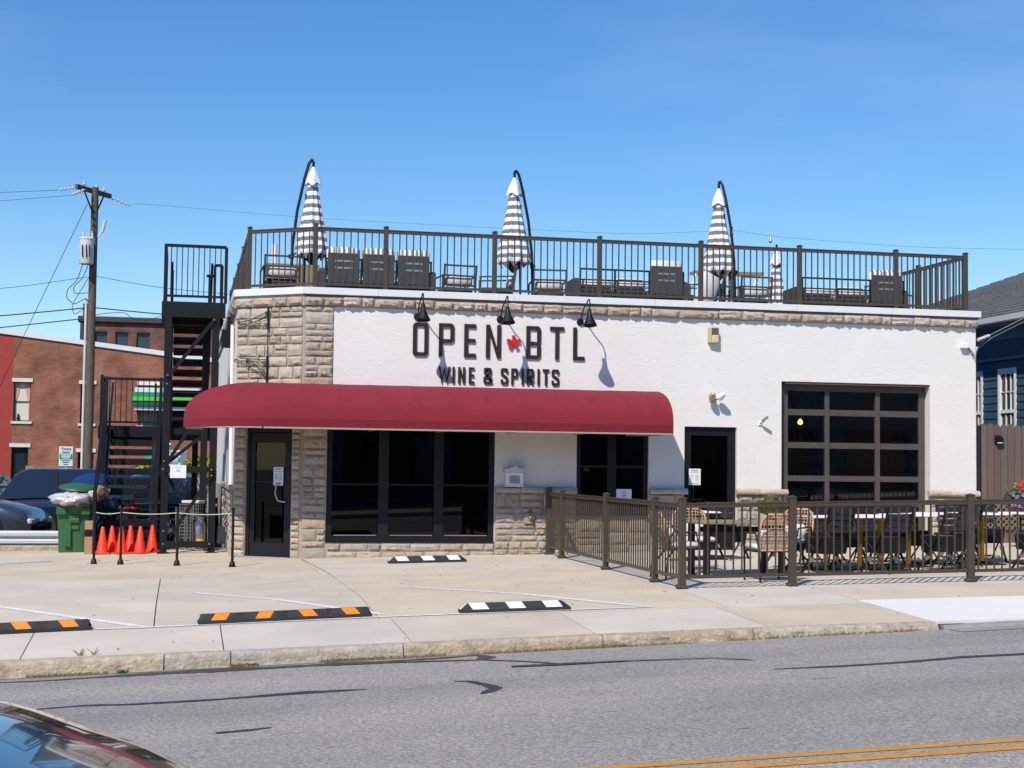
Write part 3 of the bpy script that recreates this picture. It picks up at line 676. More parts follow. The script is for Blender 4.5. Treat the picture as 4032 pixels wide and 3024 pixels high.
# windows and doors -----------------------------------------------------
def winframe(name, x0, x1, z0, z1, y, bars_x, bars_z, m, fw=.06, glass=M_GLASS, dep=.09, parent=None):
    f = MB(); f.box(x0, y, z0, x0+fw, y+dep, z1); f.box(x1-fw, y, z0, x1, y+dep, z1); f.box(x0+fw, y, z0, x1-fw, y+dep, z0+fw); f.box(x0+fw, y, z1-fw, x1-fw, y+dep, z1)
    o = f.build(name, m, parent or B)
    cells_x = [x0+fw]+[v for b in bars_x for v in (b[0], b[1])]+[x1-fw]; cells_z = [z0+fw]+[v for b in bars_z for v in (b[0], b[1])]+[z1-fw]
    for b in bars_x: MB().box(b[0], y-.006, z0+fw, b[1], y+dep+.004, z1-fw).build('mullion', m, o)
    for i in range(0, len(cells_x), 2):
        for b in bars_z: MB().box(cells_x[i], y+.006, b[0], cells_x[i+1], y+dep-.012, b[1]).build('glazing_bar', m, o)
        for j in range(0, len(cells_z), 2):
            MB().box(cells_x[i], y+.04, cells_z[j], cells_x[i+1], y+.046, cells_z[j+1]).build('pane', glass, o)
    return o
w1 = winframe('window', 2.345, 5.135, .345, 2.24, YF+.03, [(3.197, 3.364), (4.121, 4.278)], [(1.262, 1.285)], M_DARKFRAME, .09, M_TGLASS)
MB().box(2.345, YF-.03, .325, 5.135, YF+.03, .344).build('window_sill', M_DARKFRAME, B)
for i, (a, b) in enumerate(((2.47, 3.17), (3.39, 4.10), (4.30, 5.02))): MB().box(a, YF+.012, .436, b, YF+.03, .45).build('track', M_STEEL, w1)
w2 = winframe('window', 6.556, 7.814, .79, 2.24, YF+.04, [(7.099, 7.255)], [(1.59, 1.635)], M_DARKFRAME, .075, M_TGLASS)
g3 = winframe('garage_door', 10.31, 13.03, .24, 3.1, YF+.17, [(11.119, 11.200), (12.077, 12.164)], [(.96, 1.03), (1.401, 1.50), (1.981, 2.084), (2.558, 2.666)], M_GARFRAME, .11, M_GLASS, .06)
MB().box(10.234, YF+.14, .24, 10.309, YF+.26, 3.138).build('door_jamb', M_TRIMBROWN, B); MB().box(10.31, YF+.02, 3.101, 13.03, YF+.26, 3.139).build('door_head', M_TRIMBROWN, B)
# side storefront door
d2 = winframe('side_door', 8.462, 9.408, .21, 2.318, YF+.06, [], [], M_DARKFRAME, .045, M_TGLASS)
lf = MB(); lf.box(8.51, YF+.065, .23, 8.60, YF+.125, 2.27); lf.box(9.27, YF+.065, .23, 9.36, YF+.125, 2.27); lf.box(8.60, YF+.065, 2.17, 9.27, YF+.125, 2.27); lf.box(8.60, YF+.065, .23, 9.27, YF+.125, .42); lf.build('door_leaf', M_BLACK, B)
hd = MB(); hd.tube([(8.63, YF+.06, 1.30), (8.63, YF+.0, 1.27), (8.62, YF-.02, 1.15), (8.61, YF+.0, 1.03), (8.59, YF+.06, 1.0)], .012); hd.build('door_handle', M_BLACK, B)
MB().bbox(8.55, YF+.03, .86, 8.64, YF+.062, .98, .01).build('door_lock', M_GREY, B)
# corner storefront door, in the plane of the cut corner
def cbox(mb, s0, s1, z0, z1, d0, d1): return cwall(s0, s1, z0, z1, d0, d1, mb)
cd = MB(); cbox(cd, .19, .245, .06, 2.265, .03, .13); cbox(cd, 1.02, 1.072, .06, 2.265, .03, .13); cbox(cd, .245, 1.02, 2.11, 2.265, .03, .13)
fr_ = cd.build('corner_door_frame', M_DARKFRAME, B)
cl = MB(); cbox(cl, .25, .345, .085, 2.10, .045, .09); cbox(cl, .925, 1.015, .085, 2.10, .045, .09); cbox(cl, .345, .925, 1.94, 2.10, .045, .09); cbox(cl, .345, .925, .085, .30, .045, .09)
cdo = cl.build('corner_door', M_BLACK, B)
cbox(MB(), .345, .925, .30, 1.94, .065, .07).build('pane', M_TGLASS, cdo)
cbox(MB(), .345, .925, 1.285, 1.31, .05, .085).build('push_bar', M_BLACK, cdo)
cbox(MB(), .20, 1.06, .056, .075, -.02, .12).build('threshold', M_STEEL, B)
hp = [C0+CD*s_+CN*d+Vector((0, 0, z)) for (s_, d, z) in ((.40, -.05, 1.28), (.46, .02, 1.26), (.47, .03, 1.1), (.43, .01, .99), (.33, -.05, .97))]
MB().tube(hp, .013).build('door_handle', M_STEEL, cdo)
# things behind the glass
def intbox(name, a, m, lab=None, cat=None, bev=.02):
    o = MB().bbox(*a, bev).build(name, m, at=(a[0], a[1], a[2])); return tag(o, lab, cat)
# ------------------------------------------------------------------ maroon awning
AW = thing('awning', 'long maroon fabric awning with rounded end over the corner door and front windows', 'awning', (1.2, YF, 2.2))
def awprof(t, sag):      # t 0..1 from wall to valance edge: returns distance from wall, height
    a = t*math.pi/2; d = 1.15*math.sin(a)**.93; z = 2.30+.605*math.cos(a)**.80
    return d-sag*math.sin(math.pi*t)*.6, z-sag*math.sin(math.pi*t)*.8
NT = 16; cols = []
ribs = [1.25, 1.85, 2.42, 3.02, 3.6, 4.17, 4.76, 5.33, 5.92, 6.50, 7.10, 7.5, 7.88]
rnd = random.Random(3)
def prof_pts(cx, ang, sag):
    out = []
    for i in range(NT+1):
        d, z = awprof(i/NT, sag); out.append((cx+math.sin(ang)*d*(1.05 if ang else 1), YF-.004-math.cos(ang)*d if abs(ang) < 1.6 else YF-.004-math.cos(ang)*d, z))
    return out
for k in range(len(ribs)-1, 0, -1):
    for j in range(8):
        t = j/8; X = ribs[k]*(1-t)+ribs[k-1]*t; cols.append(prof_pts(X, 0, .022*math.sin(math.pi*t)**.6 if j else 0))
cols.append(prof_pts(1.25, 0, 0)); AR = [-.42, -.84, -1.25, -1.62, -2.0, -2.35]
pa = 0
for a in AR:
    for j in range(1, 9):
        t = j/8; cols.append(prof_pts(1.25, pa*(1-t)+a*t, .022*math.sin(math.pi*t)**.6 if j < 8 else 0))
    pa = a
mb = MB(); vs = [p for c in cols for p in c]; fs = []
for i in range(len(cols)-1):
    for j in range(NT): a = i*(NT+1)+j; fs.append((a, a+1, a+NT+2, a+NT+1))
mb.add(vs, fs); top = mb.build('canopy', M_AWN, AW, smooth=12)
vb = MB(); vs = []; fs = []
for c in cols:
    x, y, z = c[-1]; vs += [(x, y, z), (x, y+.028, 2.165), (x*.9985+.002, y+.036, 2.165), (x*.9985+.002, y+.012, z)]
for i in range(len(cols)-1):
    a = i*4; fs += [(a, a+1, a+5, a+4), (a+1, a+2, a+6, a+5), (a+2, a+3, a+7, a+6)]
vb.add(vs, fs).build('valance', M_AWN, AW, smooth=40)
e = MB(); pp = prof_pts(7.88, 0, 0); e.add(pp+[(7.88, YF-.004, 2.30)], [tuple(range(len(pp)))+(len(pp),)])
e.add([(7.88, YF-.004, 2.165), (7.88, YF-1.15, 2.165), (7.88, YF-1.15, 2.30), (7.88, YF-.004, 2.30)], [(0, 1, 2, 3)]); e.build('end_panel', M_AWN, AW)
fr = MB(); fr.obox((7.86, YF-1.12, 2.155), (1.25, YF-1.12, 2.155), .025, .025); fr.obox((7.86, YF-1.12, 2.155), (7.86, YF-.01, 2.155), .025, .025); fr.obox((7.4, YF-.02, 2.155), (7.86, YF-.02, 2.155), .03, .03)
pts = [(1.25+math.sin(a)*1.17, YF-math.cos(a)*1.12, 2.155) for a in [-.02-k*.15 for k in range(16)]]; fr.tube(pts, .013, 6)
for X in ribs[1:-1:2]: fr.obox((X, YF-1.12, 2.155), (X, YF-.01, 2.155), .02, .02)
fr.build('frame', M_AWNTRIM, AW)

# ------------------------------------------------------------------ raised lettering
SG = thing('wall_lettering', 'raised dark brown lettering OPEN*BTL WINE & SPIRITS with red asterisk on white wall', 'sign', (3.72, YF, 3.0))
def thick(pl, t, closed=False):
    """mitred outline of a centre line"""
    P = [Vector(p) for p in pl]; n = len(P); L1 = []; L2 = []
    for i, p in enumerate(P):
        if closed or 0 < i < n-1:
            a = (p-P[i-1]).normalized(); b = (P[(i+1) % n]-p).normalized(); na = Vector((-a.y, a.x)); nb = Vector((-b.y, b.x)); m = (na+nb); m = m/max(.2, m.dot(na)); o = m*t/2
        else:
            d = (P[1]-P[0]).normalized() if i == 0 else (P[-1]-P[-2]).normalized(); o = Vector((-d.y, d.x))*t/2
        L1.append(p+o); L2.append(p-o)
    if closed: return [[tuple(q) for q in L1], [tuple(q) for q in L2]]
    return [[tuple(q) for q in L1]+[tuple(q) for q in reversed(L2)]]
def letter(ch, x0, w, z0, h, t, m, name='letter'):
    l, r, b, T, mm = t/2, w-t/2, t/2, h-t/2, h*.47; c = t*.35; S = []; K = c
    def O(*a, closed=False): S.append(thick(a, t, closed))
    if ch == 'O': O((l+K, b), (r-K, b), (r, b+K), (r, T-K), (r-K, T), (l+K, T), (l, T-K), (l, b+K), closed=True)
    elif ch == 'P': O((l, 0), (l, T), (r-K, T), (r, T-K), (r, mm+K), (r-K, mm), (l+t*.52, mm))
    elif ch == 'R': O((l, 0), (l, T), (r-K, T), (r, T-K), (r, mm+K), (r-K, mm), (l+t*.52, mm)); O((w*.45, mm-t*.52), (r, 0))
    elif ch == 'E': O((w, T), (l, T), (l, b), (w, b)); O((l+t*.52, h*.5), (w-t*.15, h*.5))
    elif ch == 'N': O((l, 0), (l, h)); O((r, 0), (r, h)); S.append([[(t*.52+l, h), (t*.5+l, h*.72), (r-t*.52, 0), (r-t*.5, h*.28)]])
    elif ch == 'B': O((l, b), (l, T), (r-K, T), (r, T-K), (r, mm+K*1.6), (r-K*.8, mm), (r, mm-K*1.6), (r, b+K), (r-K, b), closed=True); O((l+t*.52, mm), (r-K-t*.55, mm))
    elif ch == 'T': O((0, T), (w, T)); O((w/2, 0), (w/2, T-t*.52))
    elif ch == 'L': O((l, h), (l, b), (w, b))
    elif ch == 'I': O((w/2, 0), (w/2, h))
    elif ch == 'W': O((l*.8, h), (w*.27, t*.3), (w*.5, h*.9), (w*.73, t*.3), (w-l*.8, h))
    elif ch == 'S': O((r, h*.70), (r, T-K), (r-K, T), (l+K, T), (l, T-K), (l, h*.62), (r, h*.40), (r, b+K), (r-K, b), (l+K, b), (l, b+K), (l, h*.30))
    elif ch == '&': O((w, b*.6), (l+K*.5, h*.66), (l+K*.4, T-K*.5), (l+K*1.5, T), (r-K*2.1, T), (r-K, T-K), (r-K, h*.66), (l, h*.36), (l, b+K), (l+K, b), (r-K*2, b), (r-K*.2, h*.42))
    root = None
    spl = []; 
    for i, s_ in enumerate(S):
        o = curve_mesh(s_, .022, m, name if i == 0 else 'stroke', SG if i == 0 else root, (x0, YF-.022-i*.0012, z0))
        if i == 0: root = o
    return root
for ch, (a, b) in zip('OPEN', [(3.723, 3.978), (4.158, 4.415), (4.587, 4.785), (4.958, 5.21)]): letter(ch, a, b-a, 3.407, .556, .063, M_SIGNBR)
for ch, (a, b) in zip('BTL', [(5.649, 5.899), (6.059, 6.306), (6.463, 6.663)]): letter(ch, a, b-a, 3.407, .556, .063, M_SIGNBR)
for ch, (a, b) in zip('WINE&SPIRITS', [(4.162, 4.359), (4.398, 4.428), (4.492, 4.608), (4.673, 4.766), (4.924, 5.073), (5.219, 5.341), (5.397, 5.511), (5.577, 5.612), (5.664, 5.787), (5.849, 5.884), (5.939, 6.051), (6.095, 6.224)]):
    letter(ch, a, b-a, 2.972, .268, .036, M_SIGNBR)
ap = []
for k in range(5):
    a = math.pi/2+k*2*math.pi/5; d = Vector((math.cos(a), math.sin(a))); n_ = Vector((-d.y, d.x)); w0, w1 = .022, .030
    a2 = a+math.pi/5; v = Vector((math.cos(a2), math.sin(a2)))*.036
    ap += [tuple(d*.118+n_*-w1), tuple(d*.118+n_*w1), tuple(v)]
curve_mesh([ap], .03, M_RED, 'asterisk', SG, (5.428, YF-.035, 3.678))

# ------------------------------------------------------------------ gooseneck barn lamps
def barn_lamp():
    r = thing('barn_lamp', '', 'lamp', (0, 0, 0), 'black gooseneck lamps over the lettering')
    MB().lathe([(.001, 0), (.06, .0), (.062, .02), (.04, .045), (.001, .05)], n=18).build('wall_plate', M_BLACK, r, smooth=40).rotation_euler = (math.pi/2, 0, 0)
    pts = [(0, -.03, 0), (0, -.07, .03), (0, -.14, .13), (0, -.24, .215), (0, -.34, .235), (0, -.45, .285), (0, -.54, .33), (0, -.595, .325), (0, -.625, .27), (0, -.63, .19), (0, -.63, .13)]
    MB().tube(pts, .0115, 8).build('gooseneck_arm', M_BLACK, r, smooth=50)
    s = MB(); s.lathe([(.035, .15), (.037, .07), (.045, .05), (.05, .03), (.11, -.10), (.118, -.12), (.112, -.12), (.045, .02), (.03, .03)], c=(0, 0, 0), n=24)
    o = s.build('lamp_shade', M_BLACK, r, smooth=35); o.location = (0, -.63, 0); o.rotation_euler = (R_(-12), 0, 0)
    return r
bl = barn_lamp(); LBL = ['black gooseneck lamp above the letter O, leftmost over the lettering', 'black gooseneck lamp above the letter N near the red asterisk', 'black gooseneck lamp above the letter L, rightmost over the lettering']
for i, X in enumerate((3.794, 5.198, 6.586)):
    o = bl if i == 0 else dup(bl, (0, 0, 0)); o.location = (X, YF, 4.06); o['label'] = LBL[i]

# small fixtures on the wall -------------------------------------------
t = thing('wall_pack_light', 'boxy tan and brown wall light high between the lettering and the garage door', 'lamp', (8.95, YF, 3.9))
MB().bbox(8.865, YF-.11, 3.77, 8.91, YF-.001, 4.027, .006).build('housing_side', M_TAN, t); MB().bbox(8.911, YF-.115, 3.905, 9.033, YF-.001, 4.027, .006).build('housing', M_DKTAN, t); MB().bbox(8.911, YF-.125, 3.768, 9.033, YF-.001, 3.903, .012).build('lens', M_TANLENS, t)
t = thing('twin_flood_light', 'twin headed beige flood light on the white wall above the side door', 'lamp', (8.93, YF, 2.85))
MB().lathe([(.001, 0), (.06, 0), (.06, .03), (.001, .035)], n=14).build('base_plate', M_TAN, t, loc=(8.96, YF-.001, 2.79)).rotation_euler = (math.pi/2, 0, 0)
for sx, c, m in ((-.06, -.25, M_TAN), (.10, .5, M_WHITE)):
    MB().tube([(8.96, YF-.02, 2.79), (8.96+sx*.5, YF-.08, 2.79), (8.96+sx, YF-.13, 2.81)], .012).build('arm', M_DKTAN, t)
    o = MB().lathe([(.03, .10), (.05, .05), (.062, 0), (.062, -.05), (.05, -.055)], n=16).build('lamp_head', m, t, smooth=40, loc=(8.96+sx, YF-.17, 2.845)); o.rotation_euler = (R_(62), 0, c)
t = thing('security_camera', 'small white security camera on bracket left of the garage door', 'camera', (9.84, YF, 2.4))
MB().bbox(9.80, YF-.03, 2.36, 9.86, YF-.001, 2.43, .01).build('base_plate', M_WHITE, t); MB().tube([(9.83, YF-.02, 2.40), (9.86, YF-.09, 2.42), (9.87, YF-.14, 2.46)], .014).build('bracket', M_GREY, t)
MB().tube([(9.845, YF-.10, 2.44), (9.895, YF-.20, 2.50)], .026, 10).build('camera_body', M_GREY, t)
t = thing('junction_box', 'small white cable box near the right edge of the white wall', 'box', (13.68, YF, 3.85))
MB().bbox(13.63, YF-.1, 3.81, 13.76, YF-.001, 3.90, .008).build('box_body', M_WHITE, t)
for k in range(3): MB().tube([(13.76, YF-.03, 3.85), (13.86, YF-.04, 3.76-.03*k), (13.95, YF-.03, 3.66-.05*k), (14.05, YF+.1, 3.5-.06*k)], .005, 5).build('cable', M_WIRE, t)
t = thing('white_letterbox', 'ornate white metal letterbox on the shaded wall above the stone ledge', 'mailbox', (5.43, YF, 1.27))
MB().bbox(5.30, YF-.15, 1.262, 5.60, YF-.002, 1.50, .008).build('box_body', M_WHITE, t)
MB().bbox(5.285, YF-.165, 1.262, 5.615, YF-.002, 1.285, .006).build('base_lip', M_WHITE, t)
MB().prism([(5.27, 1.501), (5.63, 1.501), (5.615, 1.555), (5.55, 1.565), (5.49, 1.59), (5.45, 1.615), (5.41, 1.59), (5.35, 1.565), (5.285, 1.555)], YF-.18, YF-.003).build('roof', M_TRANSF, t)
MB().bbox(5.365, YF-.156, 1.315, 5.535, YF-.149, 1.445, .002).build('door_panel', M_GREY, t)
t = thing('hose_tap_plate', 'grey plate with brass hose tap set into the stone wall', 'tap', (5.72, YF, .73))
MB().bbox(5.642, YF-.075, .645, 5.80, YF-.01, .82, .004).build('plate', mat('plate_grey', (.30, .27, .24), .7), t)
MB().lathe([(.012, 0), (.035, .0), (.035, .04), (.014, .05)], n=12).build('tap_rose', M_BRASS, t, loc=(5.745, YF-.075, .74)).rotation_euler = (math.pi/2, 0, 0)
MB().tube([(5.745, YF-.10, .74), (5.76, YF-.14, .72), (5.77, YF-.14, .67)], .01).build('spout', M_BRASS, t)

# wrought iron hanger on the corner
H = thing('iron_sign_hanger', 'empty black wrought iron sign hanger with scrolls on the stone corner', 'bracket', (1.41, 25.35, 3.5))
def CP(s_, z, d=.07): q = C0+CD*s_+CN*d; return (q.x, q.y, z)
def s_of(x): return 0
SP = .655
for z0, z1 in ((4.155, 3.80), (3.35, 2.86)): MB().tube([CP(SP, z0), CP(SP, z1)], .017, 8).build('upright', M_BLACK, H)
MB().tube([CP(SP, 3.80), CP(SP, 3.35)], .008, 6).build('rod', M_BLACK, H)
def arm(pts, r=.007): MB().tube([CP(SP+a, z) for a, z in pts], r, 5).build('iron_bar', M_BLACK, H)
def scroll(a, z, r, turns=1.3, ph=0): arm([(a+math.cos(ph+i/16*turns*6.28)*r*(1-i/26), z+math.sin(ph+i/16*turns*6.28)*r*(1-i/26)) for i in range(17)], .006)
arm([(0, 4.10), (.30, 3.98), (.58, 3.93)]); arm([(0, 3.86), (.3, 3.87), (.56, 3.90), (.6, 3.95)]); arm([(.02, 4.03), (.25, 3.93), (.32, 3.90)])
scroll(.60, 3.97, .035); scroll(.36, 3.95, .033, ph=2); scroll(.05, 4.07, .03, ph=1); scroll(.05, 3.89, .035, ph=3)
arm([(0, 3.0), (.35, 3.19), (.62, 3.33)]); arm([(0, 3.30), (.3, 3.32), (.55, 3.34)]); arm([(.10, 3.13), (.3, 3.27), (.38, 3.31)]); arm([(.40, 3.33), (.40, 3.2)])
scroll(.62, 3.29, .035); scroll(.40, 3.28, .033, ph=2); scroll(.06, 3.24, .035, ph=1); scroll(.07, 3.08, .035, ph=4); arm([(.03, 3.2), (.10, 3.16), (.05, 3.12)])

# speaker box on the side wall by the roof landing
t = thing('side_wall_floodlight', 'black box floodlight hanging under the roof edge beside the stair landing', 'lamp', (.8, 27.0, 3.9))
MB().prism([(26.9, 3.92), (27.15, 3.90), (27.12, 3.62), (26.95, 3.60)], .66, .84, 'x').build('housing', M_BLACK, t); MB().box(.75, 27.0, 3.9, .82, 27.05, 4.15).build('bracket', M_BLACK, t)

# papers on the glass
def paper(name, label, x, y, z, w, h, ang, lines, m=M_PAPER, head=None, hs=.04):
    o = thing(name, label, 'notice', (x, y, z)); o.rotation_euler = (0, 0, ang)
    b = MB().box(0, 0, 0, w, .0015, h).build('sheet', m); b.parent = o
    if head:
        tt = text(head, hs, M_INK, 'print', None, (0, 0, 0), .0006, 'CENTER', .8, .0006); tt.parent = b; tt.location = (w/2, -.0012, h-hs*1.25)
    mbk = MB(); mo = MB()
    for (x0, x1, zz, th, c) in lines: (mbk if c == 0 else mo).box(x0*w, -.0012, zz*h, x1*w, -.0002, zz*h+th)
    if mbk.v: q = mbk.build('print', M_INK); q.parent = b
    if mo.v: q = mo.build('print', M_ORINK); q.parent = b
    return o
q = C0+CD*.425+CN*.02-CN*.05
rows = [(.15, .45, .62-.045*i, .004, 0) for i in range(7)]+[(.58, .86, .66-.05*i, .004, 0) for i in range(9)]+[(.12, .88, .76, .006, 0), (.12, .88, .14, .004, 0), (.2, .8, .09, .004, 0)]
paper('opening_hours_notice', 'white opening hours sheet taped inside the corner door glass', q.x-.085*1.2, q.y+.07, 1.24, .19, .30, -ca, rows, head='OPEN·BTL', hs=.034)
rows = [(.15, .4, .60-.06*i, .004, 1 if i > 1 else 0) for i in range(5)]+[(.52, .86, .64-.045*i, .004, 1) for i in range(9)]+[(.15, .85, .76, .005, 0), (.12, .88, .10, .004, 0), (.18, .82, .06, .004, 0)]
paper('opening_hours_notice', 'white opening hours sheet taped on the side door, partly in sun', 8.562, YF+.055, 1.316, .212, .28, 0, rows, head='OPEN·BTL', hs=.036)
paper('number_notice', 'white sheet printed with 36 in the middle window', 7.262, YF+.035, 1.02, .27, .215, 0, [(.3, .7, .74, .005, 0), (.38, .62, .86, .004, 0), (.38, .62, .30, .003, 0), (.25, .75, .17, .002, 0)])
tt = text('36', .07, M_INK, 'print', None, (0, 0, 0), .0006, 'CENTER', .9, .001); tt.parent = [o for o in bpy.data.objects if o.name.startswith('number_notice')][0].children[0]; tt.location = (.135, -.0012, .09)
paper('yellow_notice', 'yellow paper standing in the lower corner of the large front window', 4.455, YF+.085, .47, .345, .20, 0, [(.3, .7, .45, .005, 1), (.42, .58, .7, .02, 1)], m=M_YPAPER)

# ------------------------------------------------------------------ railings
def rail_run(root, pts, ztop, zbot, post_h, sp=.1125, m=M_BRONZE, post=.075, zf=None, first=True, last=True, bal=.017, base=True, rail_w=.045, basez=None):
    """posts at pts, rails and balusters between them; heights are relative to zf(x,y)"""
    for i, (x, y) in enumerate(pts):
        z = zf(x, y)
        if (i == 0 and not first) or (i == len(pts)-1 and not last): continue
        k = 'post%g%g' % (post_h, post)
        if k not in PCACHE:
            p = MB().bbox(-post/2, -post/2, 0, post/2, post/2, post_h-.03, .006); p.bbox(-post/2-.006, -post/2-.006, post_h-.03, post/2+.006, post/2+.006, post_h-.012, .004)
            p.add([(-post/2, -post/2, post_h-.012), (post/2, -post/2, post_h-.012), (post/2, post/2, post_h-.012), (-post/2, post/2, post_h-.012), (0, 0, post_h+.004)], [(0, 1, 4), (1, 2, 4), (2, 3, 4), (3, 0, 4)])
            if base: p.bbox(-post/2-.028, -post/2-.028, 0, post/2+.028, post/2+.028, .045, .018)
            o = p.build('post', m, root, loc=(x, y, z)); PCACHE[k] = o
        else: inst(PCACHE[k], (x, y, z), root)
    for i in range(len(pts)-1):
        a = Vector((*pts[i], 0)); b = Vector((*pts[i+1], 0)); d = (b-a).normalized(); a2 = a+d*post/2; b2 = b-d*post/2; Ln = (b2-a2).length
        za, zb = zf(a.x, a.y), zf(b.x, b.y)
        for zz, h in ((ztop, .045), (zbot, .04)):
            MB().obox((a2.x, a2.y, za+zz), (b2.x, b2.y, zb+zz), rail_w if zz == ztop else rail_w*.8, h).build('rail', m, root)
        if ztop > zbot: MB().obox((a2.x, a2.y, za+ztop+.032), (b2.x, b2.y, zb+ztop+.032), rail_w*1.3, .014).build('rail_cap', m, root)
        n = max(1, round((b-a).length/sp)-1)
        for k in range(n):
            t = (k+1)/(n+1); p = a.lerp(b, t); z = za*(1-t)+zb*t
            kk = 'bal%g%g%g' % (ztop, zbot, bal)
            if kk not in PCACHE: PCACHE[kk] = MB().box(-bal/2, -bal/2, zbot+.02, bal/2, bal/2, ztop-.0225).build('baluster', m, root, loc=(p.x, p.y, z))
            else: inst(PCACHE[kk], (p.x, p.y, z), root)
PCACHE = {}
RR = thing('roof_railing', 'dark bronze picket railing around the roof terrace', 'railing', (2, YF, 4.36))
zr = lambda x, y: 4.44
ry = YF+.09
rail_run(RR, [(1.06, 25.74), (2.10, ry), (3.265, ry), (5.11, ry), (6.945, ry), (8.77, ry), (10.60, ry), (12.44, ry), (13.80, ry)], 1.02, .12, 1.125, .1143, zf=zr, base=False, bal=.019)
rail_run(RR, [(1.06, 25.74), (1.06, 28.15), (1.06, 30.6), (1.06, 33.0), (1.06, 35.4)], 1.02, .12, 1.125, .1143, zf=zr, first=False, base=False, bal=.019)
rail_run(RR, [(13.80, ry), (13.80, 26.85), (13.80, 28.6)], 1.02, .12, 1.125, .1143, zf=zr, first=False, base=False, bal=.019)
PCACHE = {}
PF = thing('patio_fence', 'dark bronze picket fence enclosing the dining patio', 'fence', (6.0, 17.75, .14))
FY = 17.74
rail_run(PF, [(6.03, 24.62), (6.0, 23.75), (5.985, 21.12), (5.975, 18.78), (5.99, FY)], 1.0, .14, 1.10, .108, zf=g, first=False, last=False)
rail_run(PF, [(5.99, FY), (7.42, FY), (9.83, FY), (12.25, FY), (14.7, FY), (17.1, FY)], 1.0, .14, 1.115, .108, zf=g, post=.085)
t = thing('loose_wall_post', 'bare dark post standing against the stone wall outside the patio fence', 'post', (6.03, YF-.14, .14))
MB().bbox(5.995, YF-.185, .14, 6.085, YF-.10, 1.26, .008).build('post_shaft', M_BRONZE, t); MB().bbox(5.965, YF-.215, .135, 6.115, YF-.095, .185, .015).build('base_plate', M_BRONZE, t)

# ------------------------------------------------------------------ rope stanchions by the stair
def stanchion():
    r = thing('pipe_stanchion', '', 'post', (0, 0, 0), 'black pipe posts holding the pale rope')
    MB().tube([(0, 0, .02), (0, 0, .86)], .021, 10).build('pipe', M_BLACK, r, smooth=40); MB().lathe([(.05, 0), (.048, .02), (.034, .075), (.024, .085)], n=12).build('foot', M_BLACK, r, smooth=40); MB().lathe([(.024, .855), (.026, .88), (.001, .885)], n=10).build('end_cap', M_BLACK, r)
    return r
st = stanchion(); SPOTS = [(-1.27, 24.58), (-.86, 24.33), (-.01, 23.80), (.80, 23.27)]
lb = ['black pipe post beside the cardboard and orange cones, leftmost', 'black pipe post in front of the orange cones, second from left', 'black pipe post in front of the metal keg, third from left', 'black pipe post nearest the corner door, rightmost']
for i, (x, y) in enumerate(SPOTS):
    o = st if i == 0 else dup(st, (0, 0, 0)); o.location = (x, y, g(x, y)); o['label'] = lb[i]
mb = []
for i in range(3):
    a = Vector((*SPOTS[i], g(*SPOTS[i])+.80)); b = Vector((*SPOTS[i+1], g(*SPOTS[i+1])+.80))
    pts = [a.lerp(b, t/8)-Vector((0, 0, .025*math.sin(math.pi*t/8))) for t in range(9)]; mb += pts[(1 if i else 0):]
tag(MB().tube(mb, .007, 5).build('pale_rope', M_YWIRE), 'thin pale yellow green rope strung along the black pipe posts', 'rope')
